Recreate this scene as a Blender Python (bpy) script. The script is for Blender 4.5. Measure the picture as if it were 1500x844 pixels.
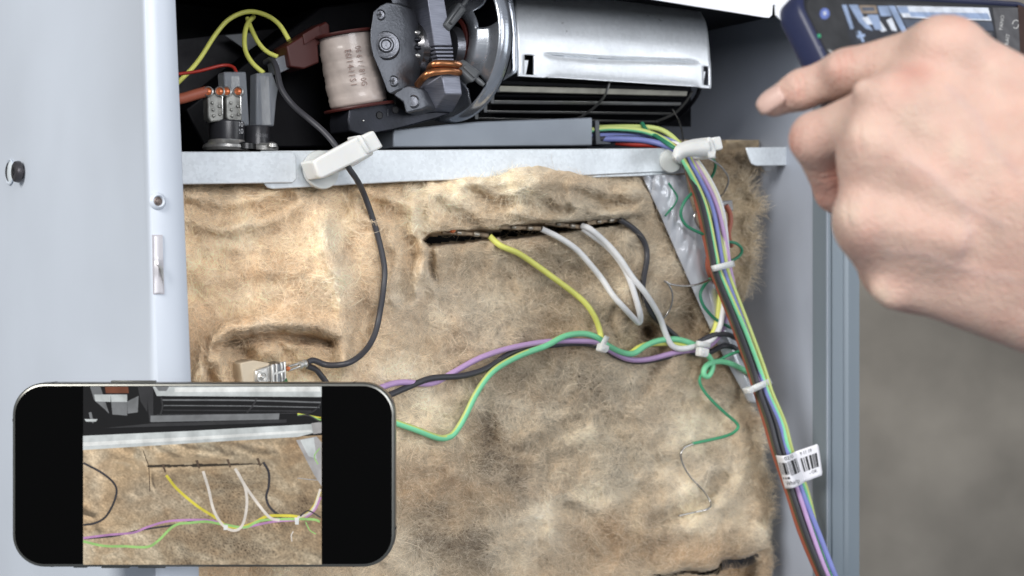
import bpy, bmesh, math, random
import numpy as np
from mathutils import Vector, Matrix
random.seed(7); RNG = np.random.default_rng(7)

for o in list(bpy.data.objects): bpy.data.objects.remove(o)
scene = bpy.context.scene
COL = scene.collection
PI = math.pi

# ------------------------------------------------------------------ camera
CZ = 1.0                                   # camera height
F = 2000.0                                 # focal length in photo pixels (1500 wide)
cam_d = bpy.data.cameras.new('camera'); cam = bpy.data.objects.new('camera', cam_d); COL.objects.link(cam)
cam.location = (0, 0, CZ); cam.rotation_euler = (PI/2, 0, 0)
cam_d.sensor_width = 36; cam_d.lens = 36*F/1500
cam_d.clip_start = 0.02; cam_d.clip_end = 60
cam_d.dof.use_dof = True; cam_d.dof.focus_distance = 0.67; cam_d.dof.aperture_fstop = 11.5
scene.camera = cam

# ------------------------------------------------------------------ world and lamps
world = bpy.data.worlds.new('World'); scene.world = world; world.use_nodes = True
bg = world.node_tree.nodes['Background']; bg.inputs[0].default_value = (0.80, 0.88, 1.0, 1); bg.inputs[1].default_value = 0.27
def area_lamp(name, loc, target, size, power, color, sy=None):
    d = bpy.data.lights.new(name, 'AREA'); d.energy = power; d.color = color; d.size = size
    if sy: d.shape = 'RECTANGLE'; d.size_y = sy
    o = bpy.data.objects.new(name, d); COL.objects.link(o); o.location = loc
    o.rotation_euler = (Vector(target)-Vector(loc)).to_track_quat('-Z', 'Y').to_euler(); return o
area_lamp('ceiling_softbox', (-1.6, -1.6, CZ+1.35), (0.05, 0.7, CZ), 1.1, 86, (1.0, 0.975, 0.94))
area_lamp('side_softbox', (1.2, -2.2, CZ+0.80), (0.05, 0.7, CZ), 1.5, 66, (0.97, 0.97, 1.0))
area_lamp('added_right_fill', (2.3, 0.12, CZ+0.30), (0.05, 0.75, CZ+.05), 1.3, 15, (0.94, 0.97, 1.0))  # added fill lamp, no real source; brightens the back-facing metal and its reflections
scene.view_settings.view_transform = 'Standard'; scene.view_settings.look = 'None'
scene.view_settings.exposure = 0.0; scene.view_settings.gamma = 1.0
scene.render.engine = 'CYCLES'

# ------------------------------------------------------------------ geometry frames
T = np.array([0.807, 0.590, 0.0]); T /= np.linalg.norm(T)      # along the back of the oven
ZU = np.array([0, 0, 1.0])
N = np.array([T[1], -T[0], 0.0])                              # out of the back
O = np.array([-0.1518, 0.63, 0.0])
ON = float(O @ N)
def W(u, v, D):                                               # photo ray at depth D -> world
    return np.array([(u-750)/F*D, D, CZ+(422-v)/F*D])
def depth(u, b):
    return (b+ON)/((np.asarray(u, float)-750)/F*N[0]+N[1])
def Q(u, v, b):                                               # photo ray on the plane b metres in front of the insulation plane
    return W(u, v, float(depth(u, b)))
def Qa(u, v, b):
    D = depth(u, b); return np.stack([(u-750)/F*D, D, CZ+(422-v)/F*D], -1)
def B(a, b, c):                                               # oven coordinates -> world
    p = O+a*T+b*N; return np.array([p[0], p[1], CZ+c])
def pxm(u, b): return float(depth(u, b))/F                    # metres per photo pixel

# ------------------------------------------------------------------ materials
def lin(r, g, b):
    f = lambda x: (x/255/12.92) if x/255 <= .04045 else ((x/255+.055)/1.055)**2.4
    return (f(r), f(g), f(b), 1)
MATS = {}
def mat(name, col, rough=.5, metal=0.0, var=0.0, vscale=60, bump=0.0, bscale=300, coat=0, sss=0, trans=0, spec=.5, stretch=None, rvar=0.0, alpha=1):
    if name in MATS: return MATS[name]
    m = bpy.data.materials.new(name); m.use_nodes = True; nt = m.node_tree; p = nt.nodes['Principled BSDF']
    p.inputs['Base Color'].default_value = col; p.inputs['Roughness'].default_value = rough; p.inputs['Metallic'].default_value = metal
    p.inputs['Specular IOR Level'].default_value = spec
    if coat: p.inputs['Coat Weight'].default_value = coat; p.inputs['Coat Roughness'].default_value = .15
    if sss:
        p.inputs['Subsurface Weight'].default_value = sss; p.inputs['Subsurface Radius'].default_value = (.003, .0025, .002)
        p.inputs['Subsurface Scale'].default_value = 1.0
    if trans: p.inputs['Transmission Weight'].default_value = trans; p.inputs['IOR'].default_value = 1.3
    if alpha < 1: p.inputs['Alpha'].default_value = alpha
    if var or bump or rvar:
        tc = nt.nodes.new('ShaderNodeTexCoord'); src = tc.outputs['Object']
        if stretch:
            mp = nt.nodes.new('ShaderNodeMapping'); mp.inputs['Scale'].default_value = stretch
            nt.links.new(src, mp.inputs[0]); src = mp.outputs[0]
    if var:
        n = nt.nodes.new('ShaderNodeTexNoise'); n.inputs['Scale'].default_value = vscale; n.inputs['Detail'].default_value = 5
        nt.links.new(src, n.inputs['Vector'])
        r = nt.nodes.new('ShaderNodeMapRange'); r.inputs['From Min'].default_value = .3; r.inputs['From Max'].default_value = .7
        r.inputs['To Min'].default_value = 1-var; r.inputs['To Max'].default_value = 1+var
        mx = nt.nodes.new('ShaderNodeVectorMath'); mx.operation = 'SCALE'; mx.inputs[0].default_value = col[:3]
        nt.links.new(n.outputs[0], r.inputs[0]); nt.links.new(r.outputs[0], mx.inputs['Scale'])
        nt.links.new(mx.outputs[0], p.inputs['Base Color'])
    if rvar:
        n3 = nt.nodes.new('ShaderNodeTexNoise'); n3.inputs['Scale'].default_value = vscale*1.7; n3.inputs['Detail'].default_value = 4
        nt.links.new(src, n3.inputs['Vector'])
        r3 = nt.nodes.new('ShaderNodeMapRange'); r3.inputs['From Min'].default_value = .3; r3.inputs['From Max'].default_value = .7
        r3.inputs['To Min'].default_value = max(.03, rough-rvar); r3.inputs['To Max'].default_value = rough+rvar
        nt.links.new(n3.outputs[0], r3.inputs[0]); nt.links.new(r3.outputs[0], p.inputs['Roughness'])
    if bump:
        n2 = nt.nodes.new('ShaderNodeTexNoise'); n2.inputs['Scale'].default_value = bscale; n2.inputs['Detail'].default_value = 3
        nt.links.new(src, n2.inputs['Vector'])
        bp = nt.nodes.new('ShaderNodeBump'); bp.inputs['Strength'].default_value = bump; bp.inputs['Distance'].default_value = .0006
        nt.links.new(n2.outputs[0], bp.inputs['Height']); nt.links.new(bp.outputs[0], p.inputs['Normal'])
    MATS[name] = m; return m
def emis(name, col, s=1.0):
    if name in MATS: return MATS[name]
    m = bpy.data.materials.new(name); m.use_nodes = True; p = m.node_tree.nodes['Principled BSDF']
    p.inputs['Base Color'].default_value = (0.01, .01, .01, 1); p.inputs['Roughness'].default_value = .3; p.inputs['Specular IOR Level'].default_value = .15
    p.inputs['Emission Color'].default_value = col; p.inputs['Emission Strength'].default_value = s
    nt = m.node_tree; tc = nt.nodes.new('ShaderNodeTexCoord'); n = nt.nodes.new('ShaderNodeTexNoise'); n.inputs['Scale'].default_value = 160; n.inputs['Detail'].default_value = 6
    r = nt.nodes.new('ShaderNodeMapRange'); r.inputs['From Min'].default_value = .3; r.inputs['From Max'].default_value = .7; r.inputs['To Min'].default_value = .74; r.inputs['To Max'].default_value = 1.18
    v_ = nt.nodes.new('ShaderNodeVectorMath'); v_.operation = 'SCALE'; v_.inputs[0].default_value = col[:3]
    nt.links.new(tc.outputs['Object'], n.inputs['Vector']); nt.links.new(n.outputs[0], r.inputs[0]); nt.links.new(r.outputs[0], v_.inputs['Scale']); nt.links.new(v_.outputs[0], p.inputs['Emission Color'])
    MATS[name] = m; return m
def galv(name, col, rough, spangle=.25, scale=220, metal=.75):
    """zinc coated sheet: voronoi spangle in colour and roughness, fine scratches"""
    if name in MATS: return MATS[name]
    m = mat(name, col, rough, metal); nt = m.node_tree; p = nt.nodes['Principled BSDF']
    tc = nt.nodes.new('ShaderNodeTexCoord')
    vo = nt.nodes.new('ShaderNodeTexVoronoi'); vo.inputs['Scale'].default_value = scale
    no = nt.nodes.new('ShaderNodeTexNoise'); no.inputs['Scale'].default_value = 45; no.inputs['Detail'].default_value = 6
    mp = nt.nodes.new('ShaderNodeMapping'); mp.inputs['Scale'].default_value = (90, 90, 900)
    sc = nt.nodes.new('ShaderNodeTexNoise'); sc.inputs['Scale'].default_value = 1.0; sc.inputs['Detail'].default_value = 2
    nt.links.new(tc.outputs['Object'], vo.inputs['Vector']); nt.links.new(tc.outputs['Object'], no.inputs['Vector'])
    nt.links.new(tc.outputs['Object'], mp.inputs[0]); nt.links.new(mp.outputs[0], sc.inputs['Vector'])
    sep = nt.nodes.new('ShaderNodeSeparateColor'); nt.links.new(vo.outputs['Color'], sep.inputs[0])
    a = nt.nodes.new('ShaderNodeMath'); a.operation = 'ADD'; nt.links.new(sep.outputs[0], a.inputs[0]); nt.links.new(no.outputs[0], a.inputs[1])
    r = nt.nodes.new('ShaderNodeMapRange'); r.inputs['From Min'].default_value = .4; r.inputs['From Max'].default_value = 1.5
    r.inputs['To Min'].default_value = 1-spangle; r.inputs['To Max'].default_value = 1+spangle*.4; nt.links.new(a.outputs[0], r.inputs[0])
    s = nt.nodes.new('ShaderNodeVectorMath'); s.operation = 'SCALE'; s.inputs[0].default_value = col[:3]
    nt.links.new(r.outputs[0], s.inputs['Scale']); nt.links.new(s.outputs[0], p.inputs['Base Color'])
    r2 = nt.nodes.new('ShaderNodeMapRange'); r2.inputs['From Min'].default_value = .3; r2.inputs['From Max'].default_value = .7
    r2.inputs['To Min'].default_value = rough-.08; r2.inputs['To Max'].default_value = rough+.1
    nt.links.new(no.outputs[0], r2.inputs[0]); nt.links.new(r2.outputs[0], p.inputs['Roughness'])
    bp = nt.nodes.new('ShaderNodeBump'); bp.inputs['Strength'].default_value = .12; bp.inputs['Distance'].default_value = .0004
    nt.links.new(sc.outputs[0], bp.inputs['Height']); nt.links.new(bp.outputs[0], p.inputs['Normal'])
    return m
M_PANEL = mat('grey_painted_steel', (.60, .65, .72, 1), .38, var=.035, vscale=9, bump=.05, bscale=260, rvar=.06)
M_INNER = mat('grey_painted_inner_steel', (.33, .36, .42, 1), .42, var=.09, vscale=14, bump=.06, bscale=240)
M_WHITE = mat('white_painted_steel', (.86, .87, .90, 1), .35, var=.02, vscale=12)
M_GALV = galv('galvanised_sheet', (.66, .70, .73, 1), .44, .09, 650, .35)
M_GALV2 = galv('galvanised_fan_sheet', (.82, .85, .88, 1), .34, .06, 420, .34)
M_DUCT = mat('grey_duct_steel', (.27, .30, .34, 1), .5, .25, var=.08, vscale=30)
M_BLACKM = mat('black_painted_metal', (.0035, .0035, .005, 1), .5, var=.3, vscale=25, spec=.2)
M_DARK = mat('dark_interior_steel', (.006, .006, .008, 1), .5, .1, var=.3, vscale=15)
M_CAST = mat('cast_aluminium', (.12, .125, .14, 1), .36, .8, var=.18, vscale=60, bump=.25, bscale=700)
M_LAM = mat('laminated_steel', (.25, .26, .31, 1), .5, .7, var=.2, vscale=20, stretch=(5, 5, 120))
M_CORE = mat('black_core_steel', (.022, .024, .032, 1), .4, .6, var=.3, vscale=60, bump=.2, bscale=500)
M_PLATE = galv('polished_plate_steel', (.42, .45, .50, 1), .24, .18, 120)
M_COPPER = mat('copper_ring', (.40, .17, .075, 1), .32, .9, var=.35, vscale=90)
M_REDPL = mat('dark_red_plastic', (.052, .008, .006, 1), .5)
M_TAPE = mat('coil_tape', (.42, .36, .325, 1), .45, var=.25, vscale=70, bump=.5, bscale=160, coat=.4)
M_INK = mat('black_ink', (.015, .015, .017, 1), .6)
M_INKG = mat('brown_ink', (.22, .15, .13, 1), .6)
M_NYLON = mat('white_nylon', (.82, .82, .79, 1), .4, sss=.4, var=.04, vscale=60, coat=.1, trans=.12)
M_CLEAR = mat('translucent_sleeve', (.30, .32, .35, 1), .32, sss=.2, alpha=.55)
M_TIN = mat('tinned_steel', (.62, .61, .58, 1), .3, .75, var=.22, vscale=300, bump=.2, bscale=500)
M_TERM = mat('oxidised_terminal', (.20, .15, .10, 1), .4, .7, var=.5, vscale=260)
M_COPW = mat('orange_crimp', (.55, .15, .05, 1), .35, .35)
M_CERAM = mat('cream_ceramic', (.60, .51, .38, 1), .7, var=.06, vscale=90)
M_ORANGE = mat('orange_sleeve', (.50, .085, .03, 1), .5)
WC = {'yellow': (.72, .73, .17), 'white': (.78, .78, .78), 'grey': (.56, .57, .58), 'black': (.045, .045, .052), 'purple': (.47, .31, .54),
      'green': (.20, .62, .34), 'dkgreen': (.03, .20, .11), 'dkgreen2': (.06, .33, .17), 'blue': (.19, .22, .50), 'orange': (.33, .095, .055), 'brown': (.22, .09, .05),
      'olive': (.10, .10, .06), 'red': (.35, .03, .02), 'cream': (.72, .70, .52), 'lyellow': (.52, .60, .20), 'silver': (.62, .62, .62), 'cyan': (.22, .46, .62)}
def MW(c):
    if c == 'silver': return mat('bare_wire_metal', (.55, .54, .52, 1), .25, 1.0)
    return mat(c.replace('2', '')+('_deep' if '2' in c else '')+'_wire_insulation', (*WC[c], 1), .42, var=.06, vscale=120, bump=.08, bscale=400, spec=.4)

# ------------------------------------------------------------------ object helpers
def link(name, me, parent=None, smooth=True):
    o = bpy.data.objects.new(name, me); COL.objects.link(o)
    if parent is not None: o.parent = parent
    return o
def tag(o, label=None, cat=None, group=None, kind=None):
    if label: o['label'] = label
    if cat: o['category'] = cat
    if group: o['group'] = group
    if kind: o['kind'] = kind
    return o
def thing(name, label, cat, group=None):
    o = bpy.data.objects.new(name, None); COL.objects.link(o); o.empty_display_size = .01
    return tag(o, label, cat, group)
class MB:
    def __init__(s): s.v = []; s.f = []; s.m = []; s.mi = 0
    def add(s, verts, faces, mi=None):
        k = len(s.v); s.v += [tuple(map(float, p)) for p in verts]
        s.f += [tuple(i+k for i in f) for f in faces]; s.m += [s.mi if mi is None else mi]*len(faces)
    def prism(s, pts, off, mi=None, cap=True):
        """closed outline pts (front) extruded by vector off"""
        pts = [np.asarray(p, float) for p in pts]; n = len(pts); off = np.asarray(off, float)
        s.add(pts+[p+off for p in pts], ([tuple(range(n)), tuple(range(2*n-1, n-1, -1))] if cap else []) + [(i, i+n, (i+1) % n+n, (i+1) % n) for i in range(n)], mi)
    def box(s, c, ax, ay, az, mi=None):
        c, ax, ay, az = [np.asarray(x, float) for x in (c, ax, ay, az)]
        s.prism([c-ax-ay-az, c+ax-ay-az, c+ax-ay+az, c-ax-ay+az], 2*ay, mi)
    def grid(s, P, mi=None, closed=False, skip=None):
        P = np.asarray(P, float); r, c = P.shape[:2]; k = len(s.v); s.v += [tuple(p) for p in P.reshape(-1, 3)]
        for i in range(r-1):
            for j in range(c if closed else c-1):
                if skip and skip(i, j): continue
                s.f.append((k+i*c+j, k+i*c+(j+1) % c, k+(i+1)*c+(j+1) % c, k+(i+1)*c+j)); s.m.append(s.mi if mi is None else mi)
    def lathe(s, c, axis, prof, n=40, mi=None, ref=(0, 0, 1), ref2=None, skip=None, cap=True):
        """prof = [(r, h)]; h along axis from c"""
        c = np.asarray(c, float); ax = np.asarray(axis, float); ax = ax/np.linalg.norm(ax)
        e1 = np.asarray(ref, float)
        if abs(e1@ax) > .99: e1 = np.array([1.0, 0, 0])
        e1 = e1-ax*(e1@ax); e1 /= np.linalg.norm(e1)
        e2 = np.cross(ax, e1) if ref2 is None else np.asarray(ref2, float)
        an = np.linspace(0, 2*PI, n, endpoint=False)
        P = np.array([[c+ax*h+r*(e1*math.cos(t)+e2*math.sin(t)) for t in an] for r, h in prof])
        s.grid(P, mi, closed=True, skip=skip)
        if cap:
            k = len(s.v)-len(prof)*n
            for row, rev in ((0, True), (len(prof)-1, False)):
                if prof[row][0] > 1e-6:
                    idx = [k+row*n+j for j in range(n)]; s.f.append(tuple(idx[::-1] if rev else idx)); s.m.append(s.mi if mi is None else mi)
    def tube(s, pts, r, seg=10, mi=None, stripe=None, twist=.02):
        P = np.asarray(pts, float); n = len(P); r = np.broadcast_to(np.asarray(r, float), (n,))
        d = np.gradient(P, axis=0); d /= np.linalg.norm(d, axis=1)[:, None]+1e-12
        up = np.array([0, -1.0, .2]); up -= d[0]*(up@d[0]); up /= np.linalg.norm(up)+1e-9
        k = len(s.v); an = np.arange(seg)*2*PI/seg
        for i in range(n):
            up = up-d[i]*(up@d[i]); up /= np.linalg.norm(up)+1e-9; sd = np.cross(d[i], up)
            for t in an: s.v.append(tuple(P[i]+r[i]*(up*math.cos(t)+sd*math.sin(t))))
        for i in range(n-1):
            for j in range(seg):
                s.f.append((k+i*seg+j, k+i*seg+(j+1) % seg, k+(i+1)*seg+(j+1) % seg, k+(i+1)*seg+j))
                mm = s.mi if mi is None else mi
                if stripe is not None and ((j+twist*i-8.2) % seg) < 4.2: mm = stripe
                s.m.append(mm)
        s.f.append(tuple(k+j for j in range(seg))[::-1]); s.f.append(tuple(k+(n-1)*seg+j for j in range(seg))); s.m += [s.mi if mi is None else mi]*2
    def build(s, name, mats, parent=None, smooth=True, bevel=0, angle=40, recalc=True):
        me = bpy.data.meshes.new(name); me.from_pydata(s.v, [], s.f)
        for m in (mats if isinstance(mats, (list, tuple)) else [mats]): me.materials.append(m)
        me.polygons.foreach_set('material_index', s.m)
        if recalc:
            bm = bmesh.new(); bm.from_mesh(me); bmesh.ops.recalc_face_normals(bm, faces=bm.faces); bm.to_mesh(me); bm.free()
        if smooth:
            me.polygons.foreach_set('use_smooth', [True]*len(me.polygons))
            if hasattr(me, 'set_sharp_from_angle'): me.set_sharp_from_angle(angle=math.radians(angle))
        me.update(); o = link(name, me, parent)
        if bevel:
            b = o.modifiers.new('bevel', 'BEVEL'); b.width = bevel; b.segments = 2; b.limit_method = 'ANGLE'; b.angle_limit = math.radians(35); b.harden_normals = False
        return o
def spline(pts, n=10):
    """Catmull-Rom (centripetal-ish) through pts (k,d)"""
    P = np.asarray(pts, float)
    P = np.vstack([2*P[0]-P[1], P, 2*P[-1]-P[-2]]); out = []
    for i in range(1, len(P)-2):
        p0, p1, p2, p3 = P[i-1], P[i], P[i+1], P[i+2]
        for t in np.linspace(0, 1, n, endpoint=False):
            out.append(.5*((2*p1)+(-p0+p2)*t+(2*p0-5*p1+4*p2-p3)*t*t+(-p0+3*p1-3*p2+p3)*t**3))
    out.append(P[-2]); return np.array(out)
def text_mesh(body, size):
    cu = bpy.data.curves.new('text', 'FONT'); cu.body = body; cu.size = size; cu.resolution_u = 2; cu.align_x = 'CENTER'; cu.align_y = 'CENTER'
    o = bpy.data.objects.new('text', cu); COL.objects.link(o)
    dg = bpy.context.evaluated_depsgraph_get(); me = bpy.data.meshes.new_from_object(o.evaluated_get(dg))
    vs = [tuple(v.co) for v in me.vertices]; fs = [tuple(p.vertices) for p in me.polygons]
    bpy.data.objects.remove(o); bpy.data.curves.remove(cu); bpy.data.meshes.remove(me); return vs, fs

# ------------------------------------------------------------------ numpy noise
def vnoise(x, y, seed):
    r = np.random.default_rng(seed).uniform(-1, 1, (128, 128))
    xi = np.floor(x).astype(int); yi = np.floor(y).astype(int); fx = x-xi; fy = y-yi
    fx = fx*fx*fx*(fx*(fx*6-15)+10); fy = fy*fy*fy*(fy*(fy*6-15)+10)
    g = lambda a, b: r[a % 128, b % 128]
    return (g(xi, yi)*(1-fx)+g(xi+1, yi)*fx)*(1-fy)+(g(xi, yi+1)*(1-fx)+g(xi+1, yi+1)*fx)*fy
def fbm(x, y, seed, oct=4, gain=.5):
    s = 0; a = 1; t = 0
    for k in range(oct):
        c, sn = math.cos(k*1.1), math.sin(k*1.1)
        s = s+a*vnoise((x*c-y*sn)*2**k+17.3*k, (x*sn+y*c)*2**k+9.1*k, seed+k); t += a; a *= gain
    return s/t
def sst(a, b, x): t = np.clip((x-a)/(b-a), 0, 1); return t*t*(3-2*t)
def polydist(u, v, pts):
    d = np.full(np.shape(u), 1e9); 
    for (x0, y0), (x1, y1) in zip(pts[:-1], pts[1:]):
        dx, dy = x1-x0, y1-y0; t = np.clip(((u-x0)*dx+(v-y0)*dy)/(dx*dx+dy*dy), 0, 1)
        d = np.minimum(d, np.hypot(u-x0-t*dx, v-y0-t*dy))
    return d

# ================================================================== SETTING
wall = MB(); wall.prism([(-3, 2.6, -.5), (5, 2.6, -.5), (5, 2.6, 3.5), (-3, 2.6, 3.5)], (0, .1, 0))
M_WALL = mat('mottled_grey_wall', (.245, .222, .188, 1), .9, var=.42, vscale=3.0)
tag(wall.build('wall', M_WALL), kind='structure')

# ================================================================== OVEN CABINET
cab = thing('oven_cabinet', 'grey steel back of a built-in oven, opened, with painted side panel and cross rail', 'oven')
# outer side panel: plane running away from the corner (u 225) along -N
def unproj_line(u, P0, dirv):
    """point where vertical plane through P0 with horizontal dir meets the ray column u -> depth"""
    rx = (u-750)/F; # P0 + s*dir = (rx*D, D)
    A = np.array([[rx, -dirv[0]], [1, -dirv[1]]]); D, s = np.linalg.solve(A, P0[:2]); return D
CORNER_B = .0208
def SP(u, v):                              # on the outer side panel
    P0 = Q(225, 422, CORNER_B); return W(u, v, unproj_line(u, P0, N))
def fold_u(v): return 207+18*v/560
def lip_u(v): return 257+23*v/560+ (v > 560)*0
sp = MB(); rows = np.linspace(-60, 960, 14)
hole_c = (17, 252)
prof = []
P = []
for v in rows:
    fu = fold_u(v)
    line = []
    for u in (-120, 0, 100, fu-6): line.append(SP(u, v))
    # rounded fold
    a = SP(fu-6, v); bq = Q(fu, v, CORNER_B); c = Q(fu+7, v, CORNER_B)
    for t in (.2, .4, .6, .8): line.append((1-t)**2*a+2*t*(1-t)*bq+t*t*c)
    for u in (fu+7, (fu+lip_u(v))/2, lip_u(v)-1): line.append(Q(u, v, CORNER_B))
    line.append(Q(lip_u(v), v, CORNER_B-.001)); line.append(Q(lip_u(v)-1, v, CORNER_B-.004))
    P.append(line)
sp.grid(P); sp.build('side_panel', M_PANEL, cab, angle=60)
panel_obj = bpy.data.objects['side_panel']
# screw with cross recess, standing proud of the side panel, and the round pressed hole left of it
sn = -T                                     # outward normal of the side panel
rpx = pxm(20, 0)*1.0
Dsp = unproj_line(27, Q(225, 422, CORNER_B), N); k = Dsp/F
cS = SP(33, 252)
sc = MB(); sc.lathe(cS, sn, [(10*k, -.001), (10*k, .001), (15.5*k, .0015), (16*k, 6*k), (15*k, 11*k), (12*k, 13*k), (6*k, 13.4*k), (5.5*k, 9*k), (0.01*k, 9*k)], 28)
for ang in (0.4, 0.4+PI/2):
    ax1 = np.array([0, 0, 1])*math.cos(ang)+N*math.sin(ang)
sc.build('screw', mat('black_screw', (.07, .065, .07, 1), .35, .6), panel_obj, angle=30)
cr = MB()
for ang in (.35, .35+PI/2):
    d1 = np.array([0, 0, 1])*math.cos(ang)+N*math.sin(ang); d2 = np.cross(sn, d1)
    cr.box(cS+sn*13.45*k, d1*7*k, sn*.15*k, d2*1.5*k)
cr.build('screw_recess', M_INK, panel_obj)
hl = MB(); cH = SP(16, 252)
hl.lathe(cH, sn, [(19*k, .0002), (19.5*k, .0009), (18*k, .0012), (16.5*k, .0008), (16.2*k, .0003)], 36, cap=False)
hl.build('hole_rim', M_PANEL, panel_obj)
hl = MB(); hl.lathe(cH+sn*.0003, sn, [(16.3*k, 0), (14*k, .00035), (.02*k, .0004)], 36); hl.build('mounting_hole', mat('pale_washer', (.72, .77, .80, 1), .5), panel_obj)
hl = MB(); an = np.linspace(.25, 2.7, 16)
cr_p = [cH+sn*.0012+(np.array([0, 0, 1])*math.cos(t)*15.5*k - N*(-1)*math.sin(t)*(-15.5)*k*-1) for t in an]
hl.tube([cH+sn*.0009+np.array([0, 0, 1])*math.cos(t)*15.3*k-N*math.sin(t)*15.3*k for t in an], [1.6*k*math.sin(PI*i/15)+.2*k for i in range(16)], 6)
hl.build('hole_gap', M_INK, panel_obj)
# small dimpled screw hole and the slot with a bent tab in the edge strip
kb = pxm(235, CORNER_B)
cD = Q(231, 295, CORNER_B)
hl = MB(); hl.lathe(cD, N, [(13*kb, .0001), (11*kb, .0012), (8.5*kb, .0016), (7*kb, .001), (6.5*kb, -.0002)], 30, cap=False); hl.build('dimple', M_PANEL, panel_obj)
hl = MB(); hl.lathe(cD+N*.0002, N, [(6.8*kb, 0), (4.2*kb, .0002), (3.5*kb, .0006), (.02*kb, .0008)], 20); hl.build('rivet', mat('brown_rivet', (.20, .16, .14, 1), .4, .6), panel_obj)
sl = MB(); sl.prism([Q(*p, CORNER_B+.0004) for p in ((223.5, 344), (238, 344), (241, 431), (225.5, 431))], -N*.0012)
sl.build('slot_liner', mat('pale_slot_steel', (.52, .50, .53, 1), .5), panel_obj)  # pale pinkish grey plate in the slot
sl = MB(); sl.grid([[Q(226, v, CORNER_B+.0006+.0000) , Q(232, v, CORNER_B+.0012+.0012*math.exp(-((v-392)/9)**2)), Q(238.5, v, CORNER_B+.0007)] for v in np.linspace(346, 429, 20)])
sl.build('bent_tab', mat('tab_steel', (.60, .585, .61, 1), .4, .25, var=.06), panel_obj)
sl = MB(); sl.grid([[Q(226, 385, CORNER_B+.0012), Q(232, 389, CORNER_B+.003), Q(239, 391, CORNER_B+.0015)], [Q(230, 389, CORNER_B+.0016), Q(235, 394, CORNER_B+.0036), Q(240, 420, CORNER_B+.0014)]])
sl.build('tab_fold', M_TIN, panel_obj)

# right inner wall and flange
RB = .030
aR = float((Q(1212, 422, RB)-O)[:2] @ T[:2])
rw = MB(); t = .001
rw.prism([B(aR, RB, -.32), B(aR, RB, .20), B(aR, -.30, .20), B(aR, -.30, -.32)], T*t)
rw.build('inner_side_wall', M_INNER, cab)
fl = MB()
prof = [(0, RB-.012), (0, RB-.0012), (.0012, RB), (.0030, RB), (.0036, RB-.0016), (.0042, RB-.0016), (.0048, RB), (.014, RB+.0003), (.0165, RB-.0012), (.019, RB+.0005), (.030, RB), (.0312, RB-.0012), (.0312, RB-.03)]
fl.grid([[B(aR+x-.0003, y+.0004, c) for x, y in prof] for c in (-.32, -.1, .1, .20)])
fl.build('corner_flange', mat('blue_grey_flange', (.17, .205, .235, 1), .42, .1, var=.08, vscale=25, stretch=(1, 1, .1)), cab, angle=20)
# top cover: white fascia with a slit, dark roof sheet
CT = .1640
D955 = depth(955, RB)
tp = MB()
out = [(-120, None), ]
def TF(u, v): return Q(u, v, RB+.002)
tp.prism([TF(300, -140), TF(300, -90), TF(955, -1), TF(1120, 25.5), TF(1127, 26), TF(1131, 22), TF(1132, 8), TF(1134, 6), TF(1136, 9), TF(1137, 22), TF(1141, 26.5), TF(1150, 33), TF(1290, 52), TF(1290, -140)], -N*.0012)
tp.build('top_fascia', M_WHITE, cab)
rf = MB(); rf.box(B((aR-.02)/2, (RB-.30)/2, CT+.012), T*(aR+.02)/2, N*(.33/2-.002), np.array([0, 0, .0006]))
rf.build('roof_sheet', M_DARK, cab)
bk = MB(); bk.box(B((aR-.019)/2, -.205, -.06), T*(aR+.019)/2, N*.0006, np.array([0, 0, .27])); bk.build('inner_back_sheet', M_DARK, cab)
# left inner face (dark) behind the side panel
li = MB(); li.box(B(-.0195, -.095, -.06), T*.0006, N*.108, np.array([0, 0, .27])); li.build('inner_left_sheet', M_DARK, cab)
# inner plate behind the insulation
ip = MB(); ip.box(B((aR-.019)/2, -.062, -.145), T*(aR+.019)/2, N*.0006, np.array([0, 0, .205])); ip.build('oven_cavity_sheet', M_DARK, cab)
# cross rail: short piece over long piece
def rail(name, outl, b, th, m, ret=None, mods=.0006):
    r = MB(); r.prism([Q(u, v, b) for u, v in outl], -N*th)
    o = r.build(name, m, cab, bevel=mods); return o
RLB = .006
rail('cross_rail', [(382, 221), (980, 217), (1012, 220), (1014, 246), (1008, 250), (820, 259), (600, 266), (400, 277), (392, 275), (386, 268)], RLB, .0010, M_GALV)
rail('rail_end_bracket', [(240, 222), (428, 222), (434, 228), (435, 262), (429, 268), (250, 270.5), (240, 270)], RLB+.0016, .0010, M_GALV)
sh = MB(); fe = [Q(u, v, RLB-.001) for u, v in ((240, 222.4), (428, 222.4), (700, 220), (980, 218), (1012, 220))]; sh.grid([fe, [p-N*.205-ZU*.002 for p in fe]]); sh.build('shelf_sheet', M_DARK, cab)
rail('ledge_bracket', [(1093, 216), (1330, 214), (1330, 240), (1108, 243), (1101, 240), (1097, 230)], -.004, .0010, M_GALV)
# rail small hem shadow gap piece at lower right (light metal lip)
rail('rail_lip', [(820, 258.8), (1006, 249.5), (1005, 253.5), (940, 258), (822, 262)], RLB-.0016, .0008, M_GALV)

# duct plate under the fan and dark bracket next to it
dp = MB(); dp.prism([Q(576, 190, -.012), Q(700, 178, -.012), Q(868, 172, -.012), Q(868, 213.5, -.012), Q(576, 216, -.012)], -N*.03)
dp.build('air_duct', M_DUCT, cab, bevel=.0008)
db = MB(); db.prism([Q(872, 176, -.015), Q(878, 176, -.015), Q(880, 206, -.015), Q(895, 208, -.015), Q(895, 212, -.015), Q(873, 212, -.015)], -N*.01)
db.build('duct_bracket', mat('dark_grey_bracket', (.06, .065, .075, 1), .4, .4), cab, bevel=.0004)
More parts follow.
